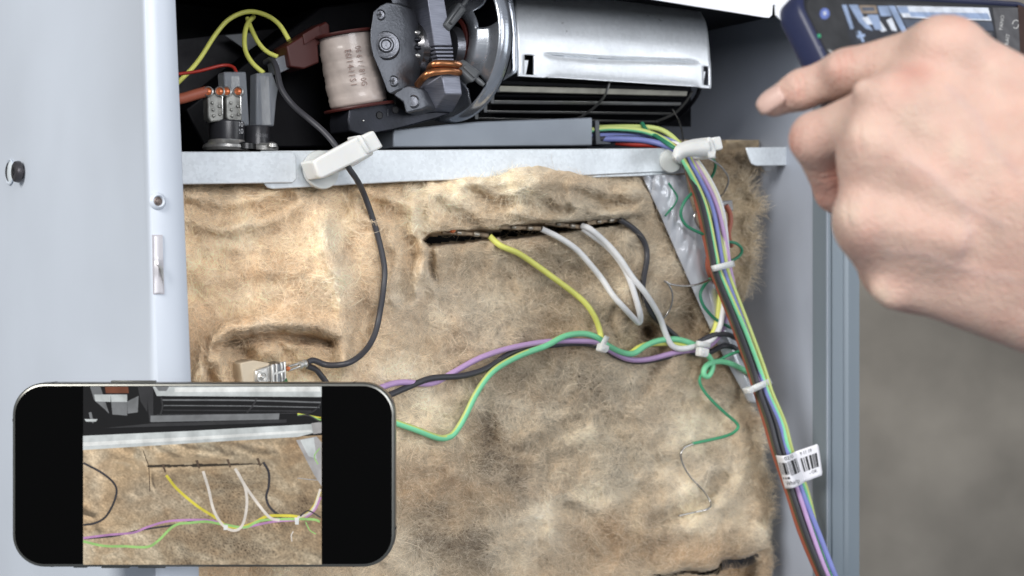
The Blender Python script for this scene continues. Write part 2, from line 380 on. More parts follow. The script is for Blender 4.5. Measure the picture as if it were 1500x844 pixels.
# dark inner structure on the left
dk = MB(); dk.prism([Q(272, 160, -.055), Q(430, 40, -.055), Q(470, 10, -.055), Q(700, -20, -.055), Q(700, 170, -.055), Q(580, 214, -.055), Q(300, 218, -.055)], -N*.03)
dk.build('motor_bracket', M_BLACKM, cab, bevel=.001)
ls = MB(); ls.prism([Q(250, 60, -.15), Q(420, 40, -.15), Q(420, 100, -.15), Q(250, 180, -.15)], -N*.002)  # this plate and next two pieces are added to give grey reflections inside
ls.build('reflection_plate', mat('dim_inner_steel', (.12, .12, .13, 1), .35, .5, var=.6, vscale=40), cab)
ls = MB(); ls.prism([Q(330, 52, -.13), Q(372, 48, -.13), Q(384, 66, -.13), Q(368, 78, -.13)], -N*.001); ls.build('reflection_tab', M_GALV, cab)
ls = MB(); ls.prism([Q(255, 178, -.08), Q(290, 176, -.08), Q(296, 204, -.08), Q(255, 206, -.08)], -N*.01); ls.build('reflection_block', M_DUCT, cab, bevel=.001)

# ================================================================== COOLING FAN
fan = thing('cooling_fan', 'galvanised crossflow cooling fan with its electric motor on top of the oven', 'fan')
def lerpQ(L, R, s):
    A = Q(*L); C = Q(*R); return A*(1-s)+C*s
rowsL = [(738, -60, -.085), (742, -35, -.065), (747, -14, -.044), (751, 0, -.028), (754, 14, -.0190), (756, 45, -.0165), (757, 70, -.016), (758, 80, -.016), (758, 104, -.0158), (757.5, 112, -.0155)]
rowsR = [(1000, -35, -.085), (1008, -15, -.065), (1018, 4, -.044), (1027, 22, -.028), (1033, 35, -.0190), (1037, 62, -.0165), (1039, 88, -.016), (1040, 98, -.016), (1040.5, 122, -.0158), (1040, 130, -.0155)]
nc = 70; sr = spline(rowsL, 6); srr = spline(rowsR, 6); nr = len(sr)
Pm = np.zeros((nr, nc+1, 3))
for i in range(nr):
    for j in range(nc+1):
        s = j/nc; p = lerpQ(sr[i], srr[i], s)
        vv = i/(nr-1)
        bead = .0022*math.exp(-((vv-.735-.02*math.sin(s*5))/.03)**2)*float(sst(.10, .2, s))*float(1-sst(.88, .95, s))
        cut = 0
        bulge = .0014*float(sst(.12, .2, s))*float(1-sst(.90, .94, s))*float(sst(.82, 1, vv))
        p = p+N*(-bead+bulge)
        if i == nr-1: p = p+np.array([0, 0, .0016*float(sst(.13, .16, s)*(1-sst(.91, .94, s)))])
        Pm[i, j] = p
cv = MB(); hs = lambda i, j: (nr-13 <= i < nr-4 and 2 <= j < 5) or (nr-13 <= i < nr-5 and 67 <= j < 69)
cv.grid(Pm, skip=hs)
cover = cv.build('fan_cover', M_GALV2, fan, angle=70)
so = cover.modifiers.new('thickness', 'SOLIDIFY'); so.thickness = .0008; so.offset = 1
for (js, je, ks) in ((2, 5, 1), (67, 69, 0)):
    tb = MB(); r0, r1 = nr-13, nr-4-(0 if ks else 1)
    tb.grid([[Pm[r0+2, js]-N*.0005, (Pm[r0+2, js]+Pm[r0+2, je])/2+N*.0002], [(Pm[r1, js]-N*.002), (Pm[r1, js]+Pm[r1, je])/2-N*.0022]])
    tb.build('lanced_tab', M_GALV2, cover)
# end sheet edge beside the plate
ed = MB(); es = [(730, -40), (741, -10), (747, 20), (750, 60), (751, 100), (748, 106), (738, 112), (728, 118)]
el = [Q(u, v, -.0155) for u, v in es]
ed.grid([el, [p+N*.0015+T*.002 for p in el], [p+T*.0035+N*.0008 for p in el], [p+T*.0045-N*.004 for p in el]]); ed.build('end_sheet', M_PLATE, fan, angle=80)
ed = MB(); ed.grid([[Q(718, -60, -.03), Q(742, -40, -.02)], [Q(720, 40, -.03), Q(749, 40, -.0175)], [Q(712, 120, -.03), Q(748, 108, -.0175)]]); ed.build('end_web', M_PLATE, fan)
# dark inner drum and visible impeller blades
dr = MB(); 
drum = [[lerpQ((720, v, b), (1012, v+6, b), s) for s in (0, .5, 1)] for v, b in ((70, -.035), (110, -.036), (140, -.046), (168, -.06), (180, -.075))]
dr.grid(drum); dr.build('inner_drum', M_BLACKM, fan)
M_BLADE = mat('blade_metal', (.33, .33, .32, 1), .3, .8, var=.25, vscale=60); M_BLADE2 = mat('tan_blade', (.34, .33, .28, 1), .45, .3, var=.2, vscale=90)
for (l, r_, h, mm, b) in [((730, 121), (1012, 132), 5, M_BLACKM, -.026), ((724, 130), (1006, 137), 8, M_BLADE2, -.027), ((722, 140.5), (1000, 144), 3, M_BLACKM, -.034), ((716, 149.5), (997, 152.5), 4.6, M_BLADE, -.033), ((706, 163.5), (982, 166.5), 2.8, M_BLADE, -.041), ((698, 173.5), (964, 178.5), 2.2, M_BLADE, -.050)]:
    bm = MB(); k = pxm(850, b)
    for q in range(1):
        A0, A1 = Q(*l, b), Q(*r_, b); dz = np.array([0, 0, h/2*k])
        bm.prism([A0-dz, A1-dz, A1+dz+N*.001, A0+dz+N*.001], -N*.003)
    bm.build('impeller_blade', mm, fan, bevel=.0003)
sw = MB(); k = pxm(870, -.03)
sw.tube(spline([Q(894, 114, -.022), Q(890, 130, -.0225), Q(884, 143, -.026), Q(870, 158, -.033), Q(853, 170, -.041), Q(836, 178, -.05)], 8), 1.9*k, 8); sw.build('support_ring', M_BLADE, fan)
rr = MB(); rr.tube(spline([Q(1028, 118, -.02), Q(1022, 138, -.0235), Q(1010, 155, -.031), Q(993, 170, -.041), Q(968, 180, -.052), Q(930, 182, -.06)], 8), 3.2*k, 8); rr.build('end_ring', M_BLACKM, fan)
rr = MB(); rr.tube(spline([Q(1014, 134, -.026), Q(1004, 150, -.032), Q(988, 166, -.04), Q(962, 178, -.05)], 8), 2.0*k, 8); rr.build('end_ring', M_BLADE, fan)
# left slanted clip strip under the cover
for (x, y) in ((728, 128), (720, 145), (710, 158), (697, 168)):
    c = MB(); c.box(Q(x, y, -.021-(y-120)*.0004), T*.0014, N*.001, np.array([0, 0, .0030])); c.build('crimp_lug', mat('dark_crimp', (.05, .052, .055, 1), .35, .7), fan, bevel=.0004)

# left end plate: spun dish with ring bead, seen obliquely
PH = np.array([.70, -.714, 0])                    # in-plate horizontal
PA = np.array([-PH[1], PH[0], 0])                  # plate axis pointing right/away
PA = np.array([.714, .70, 0])
Cp = Q(657, 62, -.012); k = float(np.linalg.norm(Q(657, 62, -.012)-Q(657, 63, -.012)))
R = 116*k
pl = MB(); prof = [(R*1.0, .006), (R*1.01, .003), (R*1.0, .0004), (R*.975, -.0014), (R*.95, -.0016), (R*.92, .0004), (R*.90, .0030), (R*.84, .0042), (R*.78, .0044), (R*.66, .0050), (R*.60, .0040), (R*.54, .0010), (R*.47, .0002), (R*.38, .0002), (R*.35, .0018), (R*.34, .010)]
nA = 120
def pskip(i, j):
    ang = (j+.5)/nA*360; h1 = 8 <= i <= 9
    return ((7 <= i <= 10) and (50 < ang < 78)) or ((6 <= i <= 9) and ((136 < ang < 160) or (215 < ang < 240) or (300 < ang < 326)))
pl.lathe(Cp, PA, prof, nA, ref=(0, 0, 1), ref2=PH, skip=pskip, cap=False)
plate = pl.build('end_plate', M_PLATE, fan, angle=55)
so = plate.modifiers.new('thickness', 'SOLIDIFY'); so.thickness = .0007
bb = MB(); bb.lathe(Cp+PA*.011, PA, [(R*.9, 0), (.0001, .0005)], 60); bb.build('plate_backing', M_BLACKM, fan)
bb = MB(); bb.lathe(Cp+PA*.0004, PA, [(R*.345, .0015), (R*.335, -.0004), (R*.30, -.0008), (R*.27, .001), (R*.26, .006)], 50, ref=(0, 0, 1), ref2=PH, cap=False); bb.build('copper_bearing_ring', M_REDPL, fan)

# motor -------------------------------------------------------------
MO = MB()
def QP(pts, b): return [Q(u, v, b) for u, v in pts]
TD = T*.014-N*.008                              # depth direction of motor parts (along the shaft)
def zpx(u, b): return pxm(u, b)
mb_ = .006
MO.prism(QP([(566, 3), (583, 5), (588, 16), (593, 32), (596, 52), (596, 88), (591, 122), (586, 131), (572, 138), (567, 135), (555, 103), (546, 82), (542, 62), (542, 46), (546, 17), (556, 8)], mb_), TD)
br = MO.build('bearing_bracket', M_CAST, fan, bevel=.0012)
mo = MB(); mo.prism(QP([(586, 128), (598, 124), (617, 129), (621, 134), (626, 157), (618, 161), (594, 167), (590, 150), (574, 139)], mb_-.001), TD*.7); mo.build('bracket_foot', M_CAST, br, bevel=.001)
mo = MB(); mo.prism(QP([(570, -12), (582, -14), (586, 6), (574, 8)], mb_-.002), TD*.6); mo.build('bracket_neck', M_CAST, br, bevel=.0008)
k = zpx(564, mb_)
mo = MB(); mo.lathe(Q(565, 67, mb_), N*.8-T*.4, [(22*k, -.003), (21*k, .0008), (19*k, .0018), (12*k, .0022), (11*k, .0030), (9.5*k, .0034), (8*k, .0034), (6*k, .0026), (.01*k, .0026)], 36); mo.build('bearing_boss', M_CAST, br, angle=35)
for (x, y, r) in ((557, 22, 8), (576, 119, 8.5), (605, 149, 10)):
    mo = MB(); c = Q(x, y, mb_ - (.001 if x == 605 else 0)); ax = N*.85-T*.5
    mo.lathe(c, ax, [(r*1.05*k, -.0005), (r*k, .0005), (r*.8*k, .0010), (r*.72*k, .0006), (.01*k, .0008)], 24); s_ = mo.build('bracket_screw', M_CAST, br, angle=30)
    if x != 605:
        mo = MB(); mo.box(c+ax*.0011, np.array([0, 0, r*.45*k]), ax*.0001, T*.9*k); mo.box(c+ax*.0011, T*r*.4*k, ax*.00012, np.array([0, 0, .8*k])); mo.build('screw_slot', M_INK, br)
# rotor drum between bracket and stack, with fan blades round it
Cr = Q(621, 72, -.010); k = zpx(620, 0)
mo = MB(); mo.lathe(Cr-T*.006, T+N*.15, [(20*k, -.004), (34*k, -.003), (40*k, -.0005), (41*k, .003), (38*k, .004), (43*k, .0045), (44*k, .010), (30*k, .012), (10*k, .014)], 48); rot = mo.build('rotor', mat('rotor_steel', (.18, .18, .19, 1), .22, .9, var=.3, vscale=80), fan, angle=30)
for j in range(18):
    a = j*2*PI/18; c = Cr-T*.0105+N*0+ (np.array([0, 0, 1])*math.cos(a)+N*math.sin(a))*33*k
    mo = MB(); mo.lathe(c, T, [(.3*k, -.003), (3.0*k, -.002), (3.4*k, 0), (3.4*k, .004)], 10); mo.build('rotor_stud', M_TIN if j % 3 == 0 else M_CORE, rot)
# laminated stack: upright bar, grooves, lower block, long core bar
LD = -N*.022
mo = MB(); mo.prism(QP([(622, -30), (646, -30), (663, 67), (636, 67)], .009), LD); mo.build('lamination_bar', M_LAM, fan, bevel=.0005)
mo = MB(); mo.prism(QP([(612, -30), (624, -30), (637, 67), (648, 109), (634, 116), (626, 60)], -.006), LD*.5); mo.build('lamination_side', M_CORE, fan, bevel=.0005)
for q in range(4):
    v0 = 69+q*5.6; mo = MB(); x0 = 637+q*1.4
    mo.prism(QP([(x0, v0), (663.3+q*.4, v0), (663.6+q*.4, v0+3.2), (x0+.5, v0+3.2)], .0085), LD); mo.build('lamination_ridge', M_LAM, fan, bevel=.0002)
mo = MB(); mo.prism(QP([(637, 67), (661, 67), (663, 108), (646, 108)], .006), LD); mo.build('lamination_groove', M_CORE, fan)
mo = MB(); b0 = .012
A_, B_, C_, D_ = Q(647, 109, b0), Q(674, 109, b0), Q(677, 138, b0), Q(652, 138, b0)
E_, G_ = Q(664, 164, -.004), Q(637, 163, -.002)
H_, I_ = Q(622, 126, .004), Q(626, 165, -.003)
bk4 = -N*.03
mo.add([A_, B_, C_, D_, E_, G_, H_, I_, A_+bk4, B_+bk4, E_+bk4, I_+bk4, H_+bk4], [(0, 1, 2, 3), (3, 2, 4, 5), (0, 3, 5, 7, 6), (1, 9, 10, 4, 2), (0, 8, 9, 1), (6, 12, 8, 0), (4, 10, 11, 7, 5), (8, 12, 11, 10, 9), (6, 7, 11, 12)])
mo.build('pole_block', M_LAM, fan, bevel=.0006)
mo = MB(); mo.prism(QP([(512, 160), (560, 141), (600, 166), (640, 163), (662, 165), (640, 174), (576, 191), (530, 199), (512, 192), (510, 176)], -.004), -N*.02); core = mo.build('core_bar', M_CORE, fan, bevel=.0008)
for (x, y, r) in ((556, 169, 5), (579, 161, 5)):
    mo = MB(); mo.lathe(Q(x, y, -.0038), N, [(r*1.15*k, 0), (r*1.1*k, .0004), (r*k, .0003), (.01, -.0)], 20) if False else mo.lathe(Q(x, y, -.0038), N, [(r*1.15*k, 0), (r*k, .0004), (r*.9*k, .0001), (.1*k, .0001)], 20); mo.build('core_hole', M_INK, core)
mo = MB(); mo.box(Q(568, 165, -.0037), T*.6*k, N*.0001, np.array([0, 0, 5*k])); mo.build('core_mark', M_CAST, core)
mo = MB(); mo.lathe(Q(532, 177, -.0038), N, [(1.3*k, 0), (1.0*k, .0006), (.05*k, .0007)], 10); mo.build('core_pin', M_TIN, core)
# copper shading rings
for pts in ([(612, 124, .004), (620, 114, .012), (631, 107, .0155), (655, 104, .016), (672, 106, .013), (676, 101, .008)], [(628, 108, .004), (631, 98, .012), (640, 93.5, .0155), (658, 93.5, .016), (671, 95, .013), (676, 99, .008), (674, 104, .0)]):
    mo = MB(); mo.tube(spline([Q(*p) for p in pts], 8), 5.4*k, 12); mo.build('copper_ring', M_COPPER, fan)
# plastic arms with pins at the plate hub
for (a_, b_, w) in (((654, 42, .010), (680, 8, .012), 9), ((674, 92, .013), (700, 114, .018), 12)):
    A0 = Q(*a_); A1 = Q(*b_); d = A1-A0; sd = np.cross(d, N); sd /= np.linalg.norm(sd)
    mo = MB(); mo.prism([A0-sd*w*.8*k, A0+sd*w*.8*k, A1+sd*w*k, A1-sd*w*k], -N*.008); arm = mo.build('mount_arm', mat('grey_plastic', (.075, .08, .085, 1), .35), fan, bevel=.0012)
    mo = MB(); mo.prism([A0-sd*w*.3*k+N*.0012+d*.2, A0+sd*w*.3*k+N*.0012+d*.2, A1+sd*w*.45*k+N*.0012-d*.12, A1-sd*w*.45*k+N*.0012-d*.12], -N*.002); mo.build('arm_rib', MATS['grey_plastic'], arm, bevel=.0005)
    mo = MB(); e = d/np.linalg.norm(d); mo.tube([A1-e*.001-N*.002, A1+e*10*k-N*.002, A1+e*16*k-N*.002], [4.2*k, 4.2*k, 3*k], 10); mo.build('mount_pin', MATS['grey_plastic'], arm)
hub = MB(); hub.lathe(Q(664, 72, -.008), T, [(34*k, 0), (30*k, -.004), (20*k, -.005), (.1*k, -.005)], 40); hub.build('hub_ring', M_CAST, fan, angle=30)
hb = MB(); hb.lathe(Q(674, 74, -.009), T, [(30*k, 0), (29*k, -.005), (24*k, -.0055), (23*k, 0)], 40, cap=False); hb.build('hub_sleeve', mat('red_brown_hub', (.07, .016, .010, 1), .4), fan)
# coil on its red bobbin
ax = Q(500, 40, -.012)-Q(521, 160, -.012); L = np.linalg.norm(ax); axn = ax/L
cc = Q(517, 104, -.016); k = zpx(510, -.014)
mo = MB(); nprof = []
for i in range(25):
    h = -51*k+102*k*i/24; r = (43.4+.6*math.sin(i*1.1)+.5*math.sin(i*2.7)-3.0*abs(i/12-1)**6)*k; nprof.append((r, h))
mo.lathe(cc, axn, nprof, 48); coil = mo.build('coil', M_TAPE, fan, angle=80)
for h, r in ((54, 47), (-54, 52)):
    mo = MB(); mo.lathe(cc+axn*h*k, axn, [(.1*k, -2.2*k), (r*k, -2.2*k), ((r+1)*k, 0), (r*k, 2.2*k), (.1*k, 2.2*k)], 40); mo.build('bobbin_flange', M_REDPL, fan, angle=30)
# stamped digits running down the coil
sideh = np.cross(axn, N); sideh /= np.linalg.norm(sideh)
for txt, off, sz in (('E6I I 4-I I S I', -26, 13), ('06 6 1 / 81 0G', -11, 12)):
    vs, fs = text_mesh(txt, sz*k)
    out = []
    for x, y, z in vs:
        t_ = (off*k+y)/(44*k); out.append(cc+axn*(-x*.82+3*k)+45.8*k*(N*math.cos(t_)-sideh*(-1)*math.sin(t_)))
    mo = MB(); mo.add(out, fs); mo.build('coil_stamp', M_INKG, coil, smooth=False, recalc=False)
# red connector housing and grey spade sleeve
mo = MB(); mo.prism(QP([(420, 67), (478, 31), (483, 36), (484, 56), (466, 66), (468, 92), (446, 101), (425, 98)], -.02), -N*.016); rc = mo.build('connector_housing', M_REDPL, fan, bevel=.0008)
mo = MB(); mo.prism(QP([(444, 50), (468, 36), (470, 52), (446, 66)], -.0192), -N*.002); mo.build('housing_rib', M_REDPL, rc, bevel=.0004)
mo = MB(); mo.prism(QP([(403, 86), (424, 78), (430, 98), (407, 109)], -.024), -N*.01); mo.build('spade_sleeve', M_CLEAR, fan, bevel=.0006)

# ================================================================== THERMOSTATS
def text_on(parent, txt, c, right, up, size, m, name='stamped_text', wrap=None):
    vs, fs = text_mesh(txt, size); right = np.asarray(right); up = np.asarray(up); nn = np.cross(right, up)
    out = []
    for x, y, z in vs:
        if wrap: t_ = x/wrap; out.append(np.asarray(c)+right*wrap*math.sin(t_)+up*y-nn*wrap*(1-math.cos(t_)))
        else: out.append(np.asarray(c)+right*x+up*y)
    mo = MB(); mo.add(out, fs); return mo.build(name, m, parent, smooth=False, recalc=False)
ZU = np.array([0, 0, 1.0])
k = pxm(330, -.02)
th = thing('thermostat', 'black round thermostat with two bare spade terminals and orange crimps, behind the rail', 'thermostat')
c = Q(332, 218, -.018)
mo = MB(); mo.lathe(c, ZU, [(25*k, 6*k), (25.5*k, 8*k), (25.5*k, 38*k), (24*k, 40*k), (.1*k, 40*k)], 40); body = mo.build('body', mat('black_bakelite', (.03, .03, .034, 1), .3), th, angle=35)
mo = MB(); mo.lathe(c, ZU, [(32*k, -4*k), (35*k, 0), (34*k, 4*k), (28*k, 8*k), (26*k, 12*k), (25.3*k, 12*k)], 40); mo.build('metal_flange', M_TIN, th, angle=30)
mo = MB(); mo.lathe(Q(360, 215, -.010), ZU, [(16*k, -4*k), (15*k, 4*k), (6*k, 7*k), (.1*k, 7*k)], 24); mo.build('flange_screw', mat('dark_flange', (.03, .03, .03, 1), .3, .5), th)
rt = T*.95+N*.15; rt /= np.linalg.norm(rt); pc = c+N*25.7*k
M_GINK = mat('grey_print', (.45, .45, .46, 1), .5)
text_on(body, '130', pc+rt*8*k+ZU*34*k-N*3*k, T, ZU, 11*k, M_GINK, wrap=25*k); text_on(body, '020', pc+rt*8*k+ZU*24*k-N*3*k, T, ZU, 11*k, M_GINK, wrap=25*k)
for x in (316, 343):
    mo = MB(); bb_ = -.012
    mo.prism(QP([(x-12, 138), (x+8, 136), (x+11, 142), (x+12, 177), (x-7, 179), (x-11, 172)], bb_), -N*.006); te = mo.build('terminal', mat('dull_terminal', (.30, .30, .28, 1), .5, .6, var=.4, vscale=200), th, bevel=.0007)
    mo = MB()
    for (xx, yy) in ((-5, 151), (-4, 161), (-3, 170), (5, 156), (6, 168)): mo.lathe(Q(x+xx, yy, bb_), N, [(2.6*k, 0), (2*k, .0008), (.1*k, .0011)], 10)
    mo.build('terminal_dimples', MATS['dull_terminal'], te)
    mo = MB(); mo.box(Q(x+9, 152, bb_+.0008), T*1.2*k, N*.0008, ZU*16*k); mo.build('terminal_fold', mat('bright_tin', (.85, .84, .80, 1), .25, .9), te, bevel=.0003)
    for xx in (-11, 6):
        mo = MB(); mo.lathe(Q(x+xx, 134, bb_+.0015), N*.8-T*.5, [(7.4*k, -.003), (7.4*k, .0), (5.8*k, .0006), (5.2*k, -.0006)], 20, cap=False); mo.build('crimp_barrel', M_TIN, te)
        mo = MB(); mo.lathe(Q(x+xx, 134, bb_+.0013), N*.8-T*.5, [(5.2*k, -.002), (5.0*k, -.0002), (3*k, .0002), (.1*k, .0004)], 16); mo.build('crimp_core', M_COPW, te)
th2 = thing('thermostat', 'smaller black thermostat under two translucent spade sleeves with yellow wires', 'thermostat')
c = Q(376, 217, -.022)
mo = MB(); mo.lathe(c, ZU, [(19*k, 3*k), (19*k, 30*k), (18*k, 32*k), (.1*k, 32*k)], 36); b2 = mo.build('body', MATS['black_bakelite'], th2, angle=35)
mo = MB(); mo.lathe(c+T*8*k, ZU, [(24*k, -4*k), (25*k, 2*k), (22*k, 6*k), (10*k, 9*k), (.1*k, 9*k)], 36); mo.build('metal_flange', M_TIN, th2, angle=30)
mo = MB(); mo.lathe(Q(398, 214, -.014), ZU, [(9*k, -2*k), (8*k, 3*k), (3*k, 6*k), (.1*k, 6*k)], 20); mo.build('flange_screw', M_TIN, th2)
text_on(b2, 'C2040', c+N*19.2*k+ZU*17*k, T, ZU, 8*k, mat('dim_print', (.16, .16, .17, 1), .5), wrap=19*k)
for pts in ([(328, 105), (361, 105), (366, 184), (345, 185), (332, 180)], [(376, 107), (399, 106), (408, 130), (405, 150), (402, 185), (375, 184)]):
    bb_ = -.020
    mo = MB(); mo.prism(QP(pts, bb_), -N*.008); s_ = mo.build('spade_sleeve', M_CLEAR, th2, bevel=.0008)
    x = (pts[0][0]+pts[1][0])/2
    mo = MB(); mo.prism(QP([(x-6, 112), (x+6, 112), (x+9, 183), (x-3, 183)], bb_-.003), -N*.001); mo.build('spade_blade', M_TIN, s_)

# ================================================================== INSULATION
def eu(v, n=True):
    e = np.interp(v, [200, 255, 315, 395, 465, 520, 572, 600, 650, 700, 780, 1000], [925, 945, 966, 1001, 1033, 1060, 1089, 1099, 1112, 1120, 1127, 1131])
    return e
def slit_v(u): return 352-(u-625)*(27/290)+.8*fbm(u/22., u*0+4.5, 79, 2)
def slit_w(u):
    wd = np.interp(u, [618, 630, 700, 730, 735, 780, 850, 905, 918], [0, 10, 8, 5, 10, 8.5, 6, 3.0, 0]); return wd*(1+.10*fbm(u/9., u*0+1.5, 77, 2))
def Hf(u, v, fine=True):
    u = np.asarray(u, float); v = np.asarray(v, float)
    wx = u+16*fbm(u/70, v/70, 31, 2); wy = v+16*fbm(u/70, v/70, 41, 2)
    h = .0085*fbm(wx/150, wy/150, 1, 3)+.0040*fbm(wx/52, wy/60, 5, 3)
    # wrinkled tufts, stronger low on the batt
    low = sst(360, 640, v)
    h = h+.0016*(1-2*np.abs(fbm(wx/44, wy/38, 61, 2)))*(.7+.2*low)+.0008*fbm(wx/26, wy/24, 63, 2)
    if fine: h = h+.0008*fbm(wx/14, wy/14, 9, 3)+.0003*fbm(u/5, v/5, 19, 2)
    g = lambda x, y, sx, sy: np.exp(-((u-x)/sx)**2-((v-y)/sy)**2)
    # broad swellings on the left
    h = h+.010*g(465, 400, 80, 70)+.005*g(330, 330, 60, 50)-.006*g(610, 500, 60, 60)+.004*g(560, 330, 50, 60)
    # folded roll above the connector
    d = polydist(u, v, [(290, 560), (305, 505), (335, 482), (400, 472), (465, 476), (500, 492), (505, 530)])
    h = h+.014*np.exp(-(d/13)**2)
    d = polydist(u, v, [(316, 512), (335, 503), (365, 497), (405, 491), (445, 493), (482, 503)]); h = h-.013*np.exp(-(d/6)**2)
    d = polydist(u, v, [(320, 518), (324, 545), (340, 575)]); h = h+.008*np.exp(-(d/11)**2)
    d = polydist(u, v, [(303, 498), (299, 530), (310, 560)]); h = h-.007*np.exp(-(d/5)**2)
    d = polydist(u, v, [(410, 505), (418, 515), (412, 528)]); h = h-.006*np.exp(-(d/4)**2)
    h = h-.014*g(356, 518, 13, 11)-.010*g(436, 499, 24, 6)-.008*g(424, 522, 8, 9)+.007*g(392, 514, 18, 12)+.006*g(318, 530, 16, 24)-.010*g(395, 545, 45, 14)
    d = polydist(u, v, [(300, 420), (350, 395), (420, 400)]); h = h+.003*np.exp(-(d/12)**2)
    d = polydist(u, v, [(470, 330), (490, 400), (502, 470)]); h = h+.006*np.exp(-(d/14)**2)-.004*np.exp(-((d-30)/16)**2)*sst(470, 505, u)
    d = polydist(u, v, [(290, 345), (350, 350), (400, 335)]); h = h-.004*np.exp(-(d/8)**2)
    for P_, a_, w_ in (([(275, 300), (320, 318), (372, 312), (420, 290)], .0045, 9), ([(540, 300), (590, 320), (605, 370), (590, 430)], .0045, 10), ([(690, 280), (720, 300), (770, 296), (830, 310)], .0036, 8), ([(640, 300), (672, 318), (700, 330)], .003, 8), ([(850, 285), (890, 300), (930, 296)], .003, 8)):
        d = polydist(u+5*fbm(v/20, u/20, 67, 2), v+5*fbm(u/20, v/20, 69, 2), P_); h = h-a_*np.exp(-(d/w_)**2)+a_*.8*np.exp(-((d-w_*2)/w_)**2)
    # upper flap, slit and the vertical cut at its left end
    sv = slit_v(u); inr = sst(612, 630, u)*(1-sst(925, 960, u))
    h = h+.0065*inr*sst(258, 285, v)*(1-sst(-8, 6, v-sv+6))
    h = h+.003*inr*np.exp(-((v-sv-22)/14)**2)
    wd = slit_w(u)
    prof = sst(1.25, .75, np.abs(v-sv)/np.maximum(wd, .01))*(wd > .5)
    h = h-.030*prof
    cu = 622+np.maximum(v-340, 0)*.22+3*np.sin(v/11.)
    band = sst(262, 285, v)*(1-sst(400, 425, v))
    lowc = sst(335, 350, v)
    h = h+band*(.005*np.exp(-((u-cu+14)/14)**2)*(u < cu+6)-(.003+.009*lowc)*np.exp(-((u-cu)/(5+4*(1-lowc)))**2))
    # right hand creases
    h = h-.018*g(947, 486, 13, 16)-.008*g(1005, 478, 12, 22)-.006*g(985, 470, 22, 10)+.006*g(915, 440, 30, 25)+.004*g(985, 540, 26, 26)
    d = polydist(u, v, [(905, 500), (892, 470), (900, 452)]); h = h-.003*np.exp(-(d/5)**2)
    d = polydist(u, v, [(985, 500), (960, 530), (940, 585)]); h = h-.004*np.exp(-(d/9)**2)
    # flap low on the right: its lower edge and the fold the bare wire ends in
    fl_ = np.interp(u, [940, 955, 1050, 1056, 1125, 1140], [848, 841, 833, 822, 808, 806])+2*np.sin(u/9)
    inl = sst(940, 985, u)
    h = h+inl*(.005*np.exp(-((v-fl_+16)/16)**2)*(v < fl_)-.024*sst(-3, 5, v-fl_)*(1-.3*sst(20, 50, v-fl_)))
    d = polydist(u, v, [(960, 764), (1000, 754), (1034, 728), (1062, 700)]); h = h-.0055*np.exp(-(d/9)**2)+.003*np.exp(-((d-22)/12)**2)
    h = h+.017*g(785, 264, 62, 15)+.008*g(690, 268, 40, 10)+.006*g(860, 270, 30, 12)
    for (x0, y0, x1, y1, dp, w_) in ((690, 560, 720, 640, .004, 9), (620, 700, 700, 760, .003, 12), (770, 660, 860, 620, .003, 10), (820, 740, 900, 800, .004, 9), (700, 800, 790, 770, .003, 9), (880, 620, 930, 690, .003, 8), (600, 640, 640, 690, .003, 9), (1010, 590, 1075, 650, .003, 9)):
        d = polydist(u, v, [(x0, y0), ((x0+x1)/2+8, (y0+y1)/2-9), (x1, y1)]); h = h-dp*.45*np.exp(-(d/w_)**2)+dp*.4*np.exp(-((d-w_*1.8)/w_)**2)
    h = h-.008*(1-sst(262, 296, v))*(1-.8*inr)
    h = h-.002*sst(-14, 1, u-eu(v))
    return np.minimum(h, .009+np.maximum(u-285, 0)*.0002)
def stain(u, v):
    wx = u+14*fbm(u/45, v/45, 71, 2); wy = v+14*fbm(u/45, v/45, 81, 2)
    s = 0
    for x, y, sx, sy, a in ((715, 655, 28, 62, .8), (665, 800, 70, 45, .9), (620, 745, 40, 30, .4), (760, 705, 22, 50, .5), (870, 560, 55, 18, .45), (905, 660, 30, 60, .45), (760, 545, 90, 22, .35), (955, 480, 26, 36, .6), (1010, 440, 22, 50, .6), (1060, 580, 26, 40, .45), (1045, 690, 30, 55, .4), (955, 770, 22, 60, .45), (840, 420, 60, 60, .35), (670, 390, 38, 50, .3), (880, 800, 60, 30, .3), (290, 290, 40, 40, .45), (580, 390, 30, 60, .25), (1070, 800, 40, 25, .35), (800, 390, 60, 25, .25), (900, 330, 60, 60, .3), (345, 512, 22, 16, .5), (400, 330, 60, 30, .2)):
        s = s+a*np.exp(-(((wx-x)/sx)**2+((wy-y)/sy)**2))
    return s
